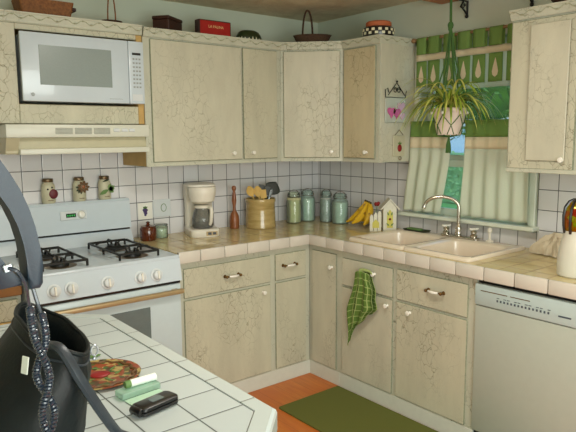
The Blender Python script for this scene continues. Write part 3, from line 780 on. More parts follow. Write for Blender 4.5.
kx, ky = -.668, -.165
t = thing('crock', 'ochre stoneware crock holding the kitchen utensils', 'crock', (kx, ky, CZ))
MB().lathe([(.101, 0), (.105, .004), (.103, .03), (.099, .12), (.099, .170), (.104, .177), (.104, .193), (.101, .197), (.095, .193), (.093, .16), (.093, .012), (.002, .01)], (kx, ky, CZ), 36).build('body', M['crock'], t, True)
def utensil(name, lab, cat, bx, by, tx, ty, tz, mat, kind):
    p0 = Vector((kx+bx, ky+by, CZ+.02)); p1 = Vector((kx+tx, ky+ty, CZ+tz)); dd = (p1-p0).normalized()
    t = thing(name, lab, cat, p0)
    MB().tube([p0, p0+(p1-p0)*.5, p1], [.006, .0055, .005], 8).build('handle', M[mat], t, True)
    face = Vector((-.5, -.86, 0)); side = dd.cross(face).normalized()
    if kind == 'spoon':
        secs = []
        for i in range(9):
            a = i/8; w_ = .028*math.sin(PI*(.06+.9*a))**.7; c = p1-dd*.01+dd*.075*a
            secs.append([c+side*w_*math.cos(q)+face*(.004*math.sin(q)-.005*math.sin(PI*a)) for q in [2*PI*k/12 for k in range(12)]])
        MB().loft(secs).build('bowl', M[mat], t, True)
    elif kind == 'disc':
        secs = []
        for i in range(11):
            a = i/10; w_ = .056*max(math.sin(PI*(.04+.93*a)), .05); c = p1-dd*.01+dd*.10*a
            secs.append([c+side*w_*math.cos(q)+face*(.005*math.sin(q)) for q in [2*PI*k/14 for k in range(14)]])
        MB().loft(secs).build('bowl', M[mat], t, True)
    elif kind == 'spatula':
        b = MB().obox(p1-dd*.006, side, dd, face, (-.021, .021), (0, .06), (-.003, .003), .002); b.build('blade', M[mat], t)
    elif kind == 'whisk':
        b = MB()
        for k in range(5):
            an = k*PI/5; e = side*math.cos(an)+face*math.sin(an)
            b.tube([p1-dd*.005+dd*.07*math.sin(PI*i/12)*1.0*(1 if True else 0)*.9+e*.017*math.cos(PI*i/12)*(.3+.7*math.sin(PI*i/12)) for i in range(13)], .0012, 4)
        b.build('wires', M[mat], t, True)
    return t
utensil('wooden_spoon', 'pale wooden spoon, leftmost in the crock', 'spoon', .03, 0, -.075, -.01, .225, 'woodlight', 'spoon')
utensil('wooden_spoon', 'pale wooden spoon standing upright beside the leftmost one', 'spoon', .01, -.03, -.038, -.035, .22, 'woodlight', 'spoon')
utensil('wooden_spatula', 'narrow pale wooden spatula near the middle of the crock', 'spatula', .02, -.04, -.008, -.05, .205, 'woodlight', 'spatula')
utensil('spatula', 'dark brown spatula in the middle of the crock', 'spatula', -.03, .02, .012, .012, .232, 'nylon', 'spatula')
utensil('turner', 'dark turner just right of the middle of the crock', 'turner', -.02, 0, .036, -.02, .225, 'nylon', 'spatula')
utensil('whisk', 'shiny metal whisk in front of the big black ladle', 'whisk', -.02, -.03, .045, -.045, .205, 'silver', 'whisk')
utensil('ladle', 'large round black ladle leaning right out of the crock', 'ladle', -.04, .03, .098, .02, .222, 'nylon', 'disc')

def canning_jar(x, y, lab, gm, cm, h=.19, r=.052, fill=.8):
    t = thing('canning_jar', lab, 'jar', (x, y, CZ), 0, 'glass storage jars in the counter corner')
    p = [(r*.85, 0), (r, .008), (r, h*.68), (r*.93, h*.78), (r*.76, h*.84), (r*.74, h*.9), (r*.78, h*.905), (r*.78, h*.93)]
    MB().lathe(p, (x, y, CZ), 28).build('jar_body', M[gm], t, True)
    MB().lathe([(r*.80, .004), (r*.94, .012), (r*.94, h*.68*fill), (r*.9, h*.70*fill)], (x, y, CZ), 24).build('contents', M[cm], t, True)
    MB().lathe([(r*.76, 0), (r*.80, .003), (r*.80, .014), (r*.5, .022), (r*.2, .024)], (x, y, CZ+h*.93+.0005), 24).build('lid', M[gm], t, True)
    b = MB(); b.tube([(x+(r*.83)*math.cos(a), y+(r*.83)*math.sin(a), CZ+h*.87) for a in [2*PI*k/20 for k in range(20)]], .0018, 5, closed=True)
    b.tube([(x+r*.84*math.cos(a)*.7, y-r*.84*math.cos(a)*.7, CZ+h*.88+.045*math.sin(a)) for a in [PI*k/12 for k in range(13)]], .0018, 5)
    b.build('wire_bail', M['zinc'], t, True)
canning_jar(-.375, -.165, 'green glass jar of cream grains, leftmost of the corner jars', 'glassgreen', 'rice', .215, .054, 1.2)
canning_jar(-.235, -.150, 'aqua glass jar, second from left in the counter corner', 'glassaqua', 'pasta', .215, .056, 1.1)
canning_jar(-.165, -.275, 'slimmer jar of mottled contents, third from left in the corner', 'glassaqua', 'greyfill', .215, .046, 1.15)
canning_jar(-.150, -.402, 'aqua glass jar, rightmost of the corner jars, by the bananas', 'glassaqua', 'pasta', .205, .058, 1.05)

# bananas: bunch, tips together at top, fanning down-left
t = thing('banana_bunch', 'bunch of yellow bananas leaning on the tiles beside the birdhouse', 'bananas', (-.15, -.62, CZ))
top = Vector((-.125, -.668, CZ+.172))
for i, (fx, fy) in enumerate(((-.18, -.50), (-.215, -.585), (-.205, -.685), (-.15, -.60))):
    end = Vector((fx, fy, CZ+.026+(.012 if i == 3 else 0))); tp = top+Vector((-.004*i, .045-.02*i, -.003*i))
    mid = (tp+end)/2+Vector((.015 if i != 3 else .03, -.035, -.028))
    pts = [(tp*(1-s)**2+mid*2*s*(1-s)+end*s*s) for s in [k/12 for k in range(13)]]
    rad = [.007, .009, .015, .020, .0235, .025, .0255, .025, .0235, .021, .016, .010, .006]
    bn = MB().tube(pts, rad, 8).build('banana', M['banana'], t, True)
    MB().ball(pts[0]+Vector((0, 0, .002)), .0075, (1, 1, 1.3), 8).build('stem', M['bananatip'], bn, True)

# birdhouse
t = thing('birdhouse', 'small white painted wooden birdhouse with a peaked roof on the counter', 'birdhouse', (-.12, -.80, CZ), 0)
H = Matrix.Translation((-.13, -.840, CZ)) @ Matrix.Rotation(math.radians(-38), 4, 'Z') @ Matrix.Scale(1.12, 4)
def hp(x, y, z): return H @ Vector((x, y, z))
def hbox(x0, y0, z0, x1, y1, z1): return MB().obox(H @ Vector((0, 0, 0)), H.to_3x3() @ X, H.to_3x3() @ Y, Z, (x0, x1), (y0, y1), (z0, z1), .002)
b = MB(); b.prism([hp(x, -.03, z) for x, z in ((-.038, 0), (.038, 0), (.038, .135), (0, .178), (-.038, .135))], hp(0, .03, 0)-hp(0, -.03, 0)); b.build('body', M['birdhouse'], t)
for sg in (-1, 1):
    MB().prism([hp(0, -.042, .188), hp(sg*.056, -.042, .128), hp(sg*.052, -.042, .122), hp(0, -.042, .180)], hp(0, .042, 0)-hp(0, -.042, 0)).build('roof_board', M['birdhouse'], t)
b = MB(); b.prism([hp(x, -.0305, z) for x, z in ((-.017, .02), (.017, .02), (.017, .10), (0, .125), (-.017, .10))], hp(0, -.033, 0)-hp(0, -.0305, 0)); b.build('painted_door', M['yellowp'], t)
b = MB(); b.ball(hp(0, -.034, .07), .008, (1, 1, 1), 8); b.build('painted_flower', M['red'], t, True)
b = MB()
for a, c in ((.8, (.004, .03)), (2.3, (-.004, .03)), (1.2, (.006, .09)), (2, (-.006, .09))):
    cc = hp(c[0], -.0335, c[1]); u = H.to_3x3() @ Vector((math.cos(a), 0, math.sin(a))); v = H.to_3x3() @ Vector((-math.sin(a), 0, math.cos(a)))
    b.prism([cc+u*.026*tt+v*.005*s_ for tt, s_ in ((0, 0), (.4, 1), (1, 0), (.4, -1))], H.to_3x3() @ Vector((0, -.001, 0)))
b.build('painted_leaves', M['greenp'], t)
t = thing('picket_ornament', 'low cream painted picket ornament left of the birdhouse', 'ornament', hp(-.068, -.02, 0))
b = MB()
for i in range(3):
    x0 = -.115+i*.023; b.prism([hp(x, -.03, z) for x, z in ((x0, 0), (x0+.02, 0), (x0+.02, .085+.01*i), (x0+.01, .10+.01*i), (x0, .085+.01*i))], hp(0, .006, 0)-hp(0, 0, 0))
b.build('pickets', M['birdhouse'], t)
MB().prism([hp(x, -.0305, z) for x, z in ((-.100, .02), (-.062, .02), (-.062, .05), (-.081, .07), (-.100, .05))], hp(0, -.002, 0)-hp(0, 0, 0)).build('painted_panel', M['yellowp'], t)
t = thing('rose', 'dark red artificial rose poking up left of the birdhouse roof', 'flower', hp(-.075, .02, 0))
MB().tube([hp(-.075, .012, 0), hp(-.077, .006, .08), hp(-.07, 0, .145)], .0018, 6).build('stem', M['greenp'], t, True)
b = MB(); c0 = hp(-.07, 0, .155)
for k in range(7):
    a = k*2.4; b.ball(c0+Vector((.009*math.cos(a), .009*math.sin(a), .004*(k % 3-1))), .011, (.9, .9, 1.1), 8)
b.build('petals', M['red'], t, True)

# scouring pad on a green dish at the sink corner
t = thing('soap_tray', 'flat dark green tray on the sink deck left of the faucet', 'tray', (-.085, -1.0, .934))
TZ = .9335
MB().loft([rrect(-.10, -1.045, .032, .085, .02, TZ), rrect(-.10, -1.045, .038, .092, .02, TZ+.008), rrect(-.10, -1.045, .034, .088, .02, TZ+.009), rrect(-.10, -1.045, .028, .08, .02, TZ+.003)]).build('tray', M['dkgreen'], t, True)
MB().loft([rrect(-.10, -1.03, .022, .05, .012, TZ+.0035), rrect(-.10, -1.03, .024, .053, .012, TZ+.008), rrect(-.10, -1.03, .022, .05, .012, TZ+.014)]).build('scouring_pad', M['greenp'], t, True)

# crumpled cloth by the wall, right
def crumple(u, v):
    a = u*2*PI; rr = math.sin(PI*v/2)
    k = 1+.18*math.sin(5*a+3*v)+.12*math.sin(9*a+1)+.1*math.sin(13*a+7*v)
    h = math.cos(PI*v/2)**.8*(.085+.018*math.sin(4*a)+.012*math.sin(11*a+9*v))
    return Vector((-.10+.062*rr*k*math.cos(a), -1.94+.105*rr*k*math.sin(a), CZ+.004+max(h, 0)))
o = MB().grid(crumple, 48, 14).build('paper_bag', M['paper'], None, False, solid=.002); tag(o, 'crumpled beige paper bag on the counter against the tiles at right', 'bag')

# frosted vase / lamp with stained glass top, right edge
vx, vy = -.47, -2.225
t = thing('glass_lamp', 'frosted pale vase lamp with iridescent stained glass top at the right edge', 'lamp', (vx, vy, CZ))
MB().lathe([(.066, 0), (.072, .006), (.074, .07), (.068, .12), (.057, .17), (.05, .2)], (vx, vy, CZ), 32).build('vase_body', M['vase'], t, True)
sh = MB().lathe([(.05, .2005), (.056, .22), (.058, .26), (.052, .30), (.036, .325), (.015, .335), (.002, .336)], (vx, vy, CZ), 32).build('stained_shade', M['stained'], t, True)
b = MB()
for k in range(9):
    a = k*2*PI/9+.25
    b.tube([(vx+(r+.001)*math.cos(a+.25*z), vy+(r+.001)*math.sin(a+.25*z), CZ+z) for r, z in ((.051, .19), (.056, .22), (.058, .26), (.052, .30), (.036, .325), (.015, .336))], .006, 6)
b.build('lead_lines', M['black'], sh, True)

# ------------------------------------------------------------------ window dressing
t = thing('curtain_valance', 'green and peach leaf valance on a wooden rod at the window top', 'curtain', (-.05, -1.35, 2.1))
MB().tube([(-.055, -.952, 2.103), (-.055, -1.775, 2.103)], .0085, 10).ball((-.055, -.952, 2.103), .015, (1, 1.1, 1), 10).box(-.058, -1.765, 2.095, -.002, -1.775, 2.11).box(-.058, -.96, 2.095, -.019, -.97, 2.11).build('curtain_rod', M['rodwood'], t, True)
tabs = [(-.985, -1.058), (-1.072, -1.155), (-1.185, -1.262), (-1.284, -1.366), (-1.386, -1.464), (-1.490, -1.572), (-1.60, -1.685)]
def wav(y, z): return .006*math.sin(y*46)+.003*math.sin(y*91+2)
sheer = MB().grid(lambda u, v: Vector((-.048+wav(-.98-u*.75, 0)*(1-v), -.98-.75*u, 1.79+.225*v)), 60, 4).build('sheer_panel', M['sheer'], t, True, solid=.001)
MB().grid(lambda u, v: Vector((-.054+wav(-.98-u*.75, 0)*.6, -.98-.75*u, 1.975+.04*v)), 60, 2).build('peach_band', M['peach_cloth'], t, True, solid=.0015)
for i, (a, c) in enumerate(tabs):
    def tabf(u, v, a=a, c=c):
        ang = PI*min(max((v-.42)/.16, 0), 1)
        if v < .42: return Vector((-.0665, a+(c-a)*u, 2.012+(2.103-2.012)*v/.42))
        if v > .58: return Vector((-.0435, a+(c-a)*u, 2.103-(2.103-2.012)*(v-.58)/.42))
        return Vector((-.055-.0115*math.cos(ang), a+(c-a)*u, 2.103+.0115*math.sin(ang)))
    MB().grid(tabf, 3, 26).build('tab', M['green_cloth'], t, True, solid=.001)
    sq = MB().grid(lambda u, v, a=a, c=c: Vector((-.0595+.002*math.sin(9*u+i)*(1-v), a+.002+(c-a-.004)*u, 1.818+.155*v)), 6, 6).build('green_panel', M['green_cloth'], t, True, solid=.001)
    cy = (a+c)/2
    MB().prism([(-.0625, cy+w_, 1.842+h_) for w_, h_ in ((0, 0), (.015, .012), (.019, .03), (.014, .055), (.006, .085), (0, .105), (-.006, .085), (-.014, .055), (-.019, .03), (-.015, .012))], (-.0012, 0, 0)).build('leaf_motif', M['peach_cloth'], sq)
t = thing('cafe_curtain_rod', 'thin tension rod holding the cafe curtains across the window', 'rod', (-.045, -1.36, 1.6))
MB().tube([(-.045, -.936, 1.602), (-.045, -1.782, 1.602)], .005, 8).box(-.05, -1.768, 1.594, -.0185, -1.775, 1.61).build('rod', M['rodwood'], t, True)
def cafe(y0, y1, yb0, yb1, zb, lab, ph):
    t = thing('cafe_curtain', lab, 'curtain', (-.045, (y0+y1)/2, zb), 0, 'cafe curtains at the window')
    nf = 4.2*abs(y1-y0)/.35
    def f(u, v):  # v 0 top
        z = 1.612-(1.612-zb)*v; k = min(v*1.2, 1); fl = max(0, (v-.42)/.58)
        y = (y0+(y1-y0)*u)*(1-fl)+(yb0+(yb1-yb0)*u)*fl
        return (y, z, -.049-.004-(.008+.012*k)*(math.sin(u*nf*2*PI+ph+.6*math.sin(3*v))*.5+.5))
    def seg(v0, v1, n):
        return MB().grid(lambda u, v: (lambda q: Vector((q[2], q[0], q[1])))(f(u, v0+(v1-v0)*v)), 70, n)
    H_ = 1.612-zb; a = (1.612-1.515)/H_; c = (1.612-1.448)/H_
    seg(0, a, 4).build('green_band', M['green_cloth'], t, True, solid=.001)
    seg(a, c, 3).build('peach_band', M['peach_cloth'], t, True, solid=.001)
    seg(c, 1, 20).build('panel', M['cream_cloth'], t, True, solid=.001)
cafe(-.945, -1.243, -.90, -1.185, 1.052, 'left cream cafe curtain with green top band', 0)
cafe(-1.352, -1.758, -1.335, -1.765, 1.056, 'right cream cafe curtain with green top band', 1.5)

# shelf over the window with iron bracket
t = thing('wooden_shelf', 'brown wooden shelf on a black iron bracket above the window', 'shelf', (-.1, -1.4, 2.3))
MB().box(-.185, -1.115, 2.30, -.002, -1.78, 2.32, .004, 2).build('board', M['shelfwood'], t)
for yy in (-1.30, -1.70):
    b = MB(); b.tube([(-.006, yy, 2.29), (-.006, yy, 2.205)], .006, 6); b.ball((-.010, yy, 2.203), .011, (1, 1, 1), 8); b.tube([(-.006, yy, 2.286), (-.14, yy, 2.286)], .005, 6)
    b.tube([(-.012+(-.04)*math.sin(a)*1.0-.028*(a/PI)*1.2, yy, 2.215+.034*(a/PI)*2-.0+.01*math.sin(2*a)) for a in [PI*k/12 for k in range(13)]], .005, 6)
    b.tube([(-.045+.02*math.cos(a)*(1-a/11), yy, 2.258+.018*math.sin(a)*(1-a/11)) for a in [k*.45 for k in range(18)]], .004, 6)
    b.build('iron_bracket', M['iron'], t, True)

# hanging spider plant
px, py = -.17, -1.318
t = thing('hanging_plant', 'spider plant in a pinkish pot hanging in a green macrame holder', 'plant', (px, py, 1.527))
pot = MB().lathe([(.062, 0), (.067, .004), (.086, .10), (.090, .125), (.094, .128), (.094, .15), (.088, .152), (.08, .135), (.002, .13)], (px, py, 1.527), 32).build('pot', M['pot'], t, True)
MB().lathe([(.078, 0), (.06, .008), (.002, .01)], (px, py, 1.655), 20).build('soil', M['bark'], pot)
mc = MB(); 
mc.tube([(px+.003, py+.012, 2.29), (px+.001, py+.008, 2.14), (px, py+.006, 2.10)], .0075, 8)
mc.ball((px, py+.008, 2.135), .017, (1, 1, 1.3), 10); mc.ball((px, py+.01, 2.115), .012, (1, 1, 1.2), 8)
pr = lambda z: .0655+(.0945-.067)*min(max(z/.125, 0), 1)+.0025
for k in range(6):
    a = k*PI/3+.25
    mc.tube([(px+.004*math.cos(a), py+.006+.004*math.sin(a), 2.11), (px+.03*math.cos(a), py+.03*math.sin(a), 1.93), (px+.098*math.cos(a), py+.098*math.sin(a), 1.68), (px+.095*math.cos(a), py+.095*math.sin(a), 1.64)], .0042, 6)
    for sg in (-1, 1):
        mc.tube([(px+pr(z)*math.cos(a+sg*w_), py+pr(z)*math.sin(a+sg*w_), 1.527+z) for z, w_ in ((.113, 0), (.095, .13), (.075, .30), (.055, .52), (.03, .40), (.004, .26))], .0026, 5)
    mc.tube([(px+pr(0)*math.cos(a), py+pr(0)*math.sin(a), 1.529), (px+.03*math.cos(a), py+.03*math.sin(a), 1.520), (px, py, 1.515)], .003, 5)
mc.build('macrame_holder', M['rope'], t, True, label='dark green macrame holder')
b = MB()
for k in range(14):
    a = k*2.4; b.tube([(px, py, 1.515), (px+.010*math.cos(a), py+.010*math.sin(a), 1.47), (px+.014*math.cos(a), py+.014*math.sin(a), 1.425)], [.004, .004, .0025], 5)
b.build('tassel', M['rope'], t, True)
bd = MB()
for k in range(6):
    a = k*PI/3+.25; bd.ball((px+.1*math.cos(a), py+.1*math.sin(a), 1.652), .010, (1, 1, 1), 8)
bd.build('beads', M['porcelain'], t, True)
def leaves(n, seed, lo, hi):
    r = random.Random(seed); b = MB()
    for _ in range(n):
        a = r.uniform(0, 2*PI); L = r.uniform(lo, hi); el = r.uniform(.5, 1.35); w = r.uniform(.004, .0075); tw = r.uniform(-.4, .4)
        p = Vector((px+.03*math.cos(a), py+.03*math.sin(a), 1.675)); d = Vector((math.cos(a)*math.cos(el), math.sin(a)*math.cos(el), math.sin(el)))
        N = 12; secs = []; st = L/N; ok = True
        for i in range(N+1):
            hor = Vector((-math.sin(a+tw), math.cos(a+tw), 0)); ww = w*(math.sin(PI*min(.12+.88*i/N, .995)))**.6
            up_ = d.cross(hor).normalized()
            q = p.copy(); q.x = min(q.x, -.09)
            secs.append([q-hor*ww, q+up_*ww*.35, q+hor*ww, q-up_*.0008])
            p = p+d*st; d = (d+Vector((math.cos(a)*.02, math.sin(a)*.02, -.235))).normalized()
        b.loft(secs)
    return b
leaves(90, 3, .2, .36).build('leaves', M['leaf'], t, True)
leaves(48, 11, .22, .40).build('striped_leaves', M['leaf2'], t, True)

# ------------------------------------------------------------------ hangings on the cabinet end
t = thing('heart_plaque', 'glass plaque with magenta hearts hung on the cabinet end by the window', 'wall hanging', (-.19, -.937, 1.6))
yq = -.9365
MB().box(-.292, yq, 1.604, -.108, yq-.006, 1.755, .002).build('glass_panel', M['plaqueg'], t)
b = MB()
def heart(c, s): return [Vector((c[0]+s*.0625*16*math.sin(a)**3/1.0*.06*16, c[1], c[2]+s*.06*(13*math.cos(a)-5*math.cos(2*a)-2*math.cos(3*a)-math.cos(4*a)))) for a in [2*PI*k/24 for k in range(24)]]
b.prism(heart((-.238, yq-.0062, 1.668), .038), (0, -.004, 0)); b.prism(heart((-.19, yq-.0062, 1.664), .036), (0, -.004, 0)); b.build('hearts', M['magenta'], t)
b = MB(); b.prism(heart((-.15, yq-.0062, 1.70), .036), (0, -.003, 0)); b.prism(heart((-.14, yq-.0062, 1.645), .026), (0, -.003, 0)); b.build('pale_hearts', M['pinkg'], t)
b = MB(); b.tube([(-.29, yq-.004, 1.757), (-.292, yq-.004, 1.80), (-.27, yq-.004, 1.81), (-.262, yq-.004, 1.785)], .003, 6)
b.tube([(-.265, yq-.004, 1.77), (-.19, yq-.004, 1.845), (-.115, yq-.004, 1.77)], .003, 6)
b.tube([(-.19+.018*math.cos(a)*(1-a/14)-.012, yq-.004, 1.80+.018*math.sin(a)*(1-a/14)) for a in [k*.5 for k in range(18)]], .0025, 5)
b.tube([(-.19-.018*math.cos(a)*(1-a/14)+.018, yq-.004, 1.80+.018*math.sin(a)*(1-a/14)) for a in [k*.5 for k in range(18)]], .0025, 5)
b.ball((-.19, yq-.006, 1.852), .007, (1, .8, 1), 8); b.tube([(-.292, yq-.004, 1.756), (-.108, yq-.004, 1.756)], .0025, 5); b.tube([(-.11, yq-.004, 1.757), (-.10, yq-.004, 1.80)], .0025, 5)
b.build('wire_scroll', M['iron'], t, True)
t = thing('strawberry_plaque', 'small hanging plaque with a red strawberry below the heart plaque', 'wall hanging', (-.16, -.937, 1.39))
MB().box(-.215, yq, 1.397, -.11, yq-.008, 1.525, .002).build('plaque', M['jarpaint'], t)
MB().ball((-.160, yq-.0095, 1.448), .02, (1, .3, 1.15), 10).build('strawberry', M['red'], t, True)
b = MB()
for a in (.6, 1.57, 2.5): b.prism(leaf_poly((-.160, yq-.009, 1.47), a, .02, .005), (0, -.002, 0))
b.build('leaves', M['greenp'], t)
b = MB(); b.tube([(-.20, yq-.004, 1.527), (-.16, yq-.004, 1.56), (-.12, yq-.004, 1.527)], .0015, 5)
b.tube([(-.150+.011*math.cos(a), yq-.005, 1.385+.011*math.sin(a)) for a in [2*PI*k/14 for k in range(14)]], .002, 5, closed=True); b.build('hanging_wire', M['brass'], t, True)

# ------------------------------------------------------------------ green towel on knob
t = thing('dish_towel', 'green plaid dish towel hanging from a knob on the sink cabinet', 'towel', (-.65, -1.08, .33))
def tow(u, v):
    # u 0 = left edge (towards the corner), u 1 = right edge; v down
    yl = -1.062+.055*min(v/.5, 1)-.008*math.sin(v*9)
    yr = -1.172-.026*min(v/.3, 1)+(0 if v < .5 else .165*((v-.5)/.5)**1.2)+.006*math.sin(v*23)
    y = yl+(yr-yl)*u
    z = .772-.018*(2*u-1)**2*(1-v)-v*(.47-.13*u*v)+.010*math.sin(u*PI*2)*v
    x = -.655-.010*math.sin(u*3*2*PI+.5)*(.3+.7*min(v*2, 1))-.012*math.cos((u-.5)*PI)*(1-v)
    return Vector((x, y, z))
MB().grid(tow, 36, 26).build('front_fold', M['towelcloth'], t, True, solid=.002)
def tow2(u, v):
    p = tow(u, v*.62); return Vector((-.633-.003*math.sin(u*14), p.y-.010*v-.004, p.z+.004))
MB().grid(tow2, 20, 16).build('back_fold', M['towelcloth'], t, True, solid=.002)
MB().tube([(-.655, -1.10, .77), (-.652, -1.13, .778), (-.646, -1.168, .774), (-.643, -1.180, .760)], [.012, .010, .007, .004], 8).build('loop', M['towelcloth'], t, True)

# ------------------------------------------------------------------ things on top of the cabinets
T2 = 2.1185
t = thing('wooden_box', 'brown wooden tray box on the cabinet above the microwave', 'box', (-2.05, -.27, 2.1265))
b = MB(); z0 = 2.1265
b.loft([rrect(-2.05, -.225, .118, .06, .012, z0), rrect(-2.05, -.225, .135, .072, .014, z0+.08)], True, False); b.loft([rrect(-2.05, -.225, .135, .072, .014, z0+.08), rrect(-2.05, -.225, .123, .06, .012, z0+.08), rrect(-2.05, -.225, .11, .05, .012, z0+.01)], False, True)
b.build('box', M['basket'], t)
MB().box(-1.918, -.265, z0+.045, -1.895, -.185, z0+.062, .003).build('rim_tab', M['darktin'], t)
t = thing('small_basket', 'small brown basket with a tall thin handle above the microwave', 'basket', (-1.71, -.28, 2.1265))
MB().lathe([(.05, 0), (.058, .02), (.055, .022), (.046, .004)], (-1.70, -.25, 2.1265), 24, sy=.7).build('bowl', M['basketd'], t, True)
MB().tube([(-1.70-.022*math.cos(a), -.25, 2.14+.16*math.sin(a)) for a in [PI*k/16 for k in range(17)]], .004, 6).build('handle', M['basket'], t, True)
t = thing('chest', 'dark brown chest on the cabinet, left of the red tin', 'chest', (-1.4, -.26, T2))
ca = Matrix.Translation((-1.365, -.245, T2)) @ Matrix.Rotation(math.radians(35), 4, 'Z')
R3 = ca.to_3x3()
MB().obox(ca.translation, R3 @ X, R3 @ Y, Z, (-.085, .085), (-.05, .05), (0, .062), .003).build('box', M['darktin'], t)
MB().obox(ca.translation, R3 @ X, R3 @ Y, Z, (-.088, .088), (-.053, .053), (.063, .082), .004).build('lid', M['darktin'], t)
t = thing('cigar_tin', 'red hinged cigar tin with small gold lettering on the cabinet', 'tin', (-1.1, -.25, T2))
tb = MB().box(-1.200, -.315, T2, -.978, -.265, T2+.088, .003).build('box', M['darktin'], t)
MB().box(-1.192, -.3155, T2+.004, -.986, -.317, T2+.082).build('front_panel', M['redtin'], tb)
text_obj('lettering', 'LA PALINA', .022, M['goldink'], tb, (-1.085, -.3178, T2+.05), X, Z, .0004)
text_obj('lettering', 'CIGARS', .010, M['goldink'], tb, (-1.10, -.3178, T2+.03), X, Z, .0004) if False else None
t = thing('lidded_dish', 'dark green domed dish with white trim on the cabinet', 'dish', (-.85, -.26, T2))
MB().lathe([(.088, 0), (.092, .012), (.085, .03), (.07, .052), (.05, .062), (.002, .064)], (-.81, -.26, T2), 28, sy=.7).build('dome', M['dkgreen'], t, True)
b = MB()
for k in range(22):
    a = 2*PI*k/22; b.prism([Vector((-.81+(.0925-.01*i_)*math.cos(a+j_*.05), -.26+.7*(.0925-.01*i_)*math.sin(a+j_*.05), T2+.003+.024*i_)) for j_, i_ in ((-1, 0), (1, 0), (0, 1))], Vector((math.cos(a), .7*math.sin(a), 0))*.003)
b.build('white_trim', M['checkw'], t)
t = thing('basket', 'flat dark basket with a tall hoop handle on the corner cabinet', 'basket', (-.42, -.42, T2))
ba = Matrix.Translation((-.43, -.43, T2)) @ Matrix.Rotation(math.radians(-40), 4, 'Z'); bx_ = ba.to_3x3() @ X
S = []
for rx, z in ((.10, 0), (.118, .038), (.126, .048), (.12, .050), (.108, .036), (.09, .006)):
    S.append([ba @ Vector((rx*math.cos(q), rx*.5*math.sin(q), z)) for q in [2*PI*k/28 for k in range(28)]])
MB().loft(S).build('bowl', M['basketd'], t, True)
MB().tube([ba @ Vector((-.03-.032*math.cos(a), 0, .04+.165*math.sin(a))) for a in [PI*k/18 for k in range(19)]], .0065, 6).build('handle', M['basketd'], t, True)
t = thing('checked_pot', 'terracotta pot with a black and white checked band on the narrow cabinet', 'pot', (-.24, -.84, T2))
cx, cy = -.245, -.835
MB().lathe([(.082, 0), (.092, .006), (.098, .03), (.092, .055), (.082, .062), (.002, .058)], (cx, cy, T2), 36).build('bowl', M['black'], t, True)
MB().lathe([(.074, .0625), (.078, .07), (.078, .088), (.07, .094), (.066, .086), (.002, .08)], (cx, cy, T2), 30).build('rim', M['terracotta'], t, True)
b = MB()
for row in range(2):
    for k in range(15):
        a = 2*PI*(k+.5*row)/15; z = .020+.020*row
        rr_ = .0975
        b.prism([Vector((cx+rr_*math.cos(a+da), cy+rr_*math.sin(a+da), T2+z+dz)) for da, dz in ((-.10, -.007), (.10, -.007), (.10, .008), (-.10, .008))], Vector((math.cos(a), math.sin(a), 0))*.002)
b.build('checks', M['checkw'], t)
t = thing('pottery_bowl', 'brown pottery bowl on top of the right wall cabinet', 'bowl', (-.25, -1.99, T2))
MB().lathe([(.035, 0), (.04, .005), (.065, .04), (.07, .06), (.066, .06), (.058, .04), (.03, .01)], (-.25, -2.0, T2), 24).build('bowl', M['darktin'], t, True)

# ------------------------------------------------------------------ rug
o = MB().loft([rrect(-.856, -1.55, .232, .66, .012, .001), rrect(-.856, -1.55, .232, .66, .012, .009), rrect(-.856, -1.55, .226, .654, .010, .012)]).build('rug', M['rug'], None); tag(o, 'dark green rug on the floor in front of the sink', 'rug')

# ------------------------------------------------------------------ peninsula
t = thing('peninsula', 'white tiled peninsula counter with clipped corners in the foreground', 'counter', (-2.7, -2.0, 0))
PO = [(-2.267, -1.468), (-2.392, -1.343), (-3.2, -1.343), (-3.2, -2.598), (-2.443, -2.598), (-2.267, -2.422)]
def inset(poly, d):
    n = len(poly); r = []
    for i in range(n):
        p0, p1, p2 = Vector(poly[i-1]).to_2d(), Vector(poly[i]).to_2d(), Vector(poly[(i+1) % n]).to_2d()
        e1 = (p1-p0).normalized(); e2 = (p2-p1).normalized(); n1 = Vector((-e1.y, e1.x)); n2 = Vector((-e2.y, e2.x))
        k = (n1+n2); k = k/(1+n1.dot(n2)); r.append(p1+k*d)
    return r
def lvl(d, z): return [Vector((p.x, p.y, z)) for p in inset(PO, d)]
ar = sum(PO[i][0]*PO[(i+1) % 6][1]-PO[(i+1) % 6][0]*PO[i][1] for i in range(6)); sg = 1 if ar > 0 else -1
MB().prism(lvl(sg*.051, .862), (0, 0, .052)).build('tile_surface', M['pentile'], t)
MB().loft([lvl(sg*.049, .862), lvl(sg*.0, .862), lvl(0, .903), lvl(sg*.003, .911), lvl(sg*.010, .9155), lvl(sg*.048, .9155), lvl(sg*.049, .913)], False, False).build('edge_trim', tile('peninsula_edge_tile', (190, 200, 198), (120, 122, 116), 'XY', (3, .160), (0, -2.344), .004, .2, .02), t)
MB().prism(lvl(sg*.048, .862), (0, 0, .0505)).build('grout', M['grout'], t) if False else None
MB().prism(lvl(sg*.0485, .87), (0, 0, .0425)).build('edge_grout', M['grout'], t)
MB().prism(lvl(sg*.06, .0), (0, 0, .861)).build('cabinet_base', M['cab'], t)

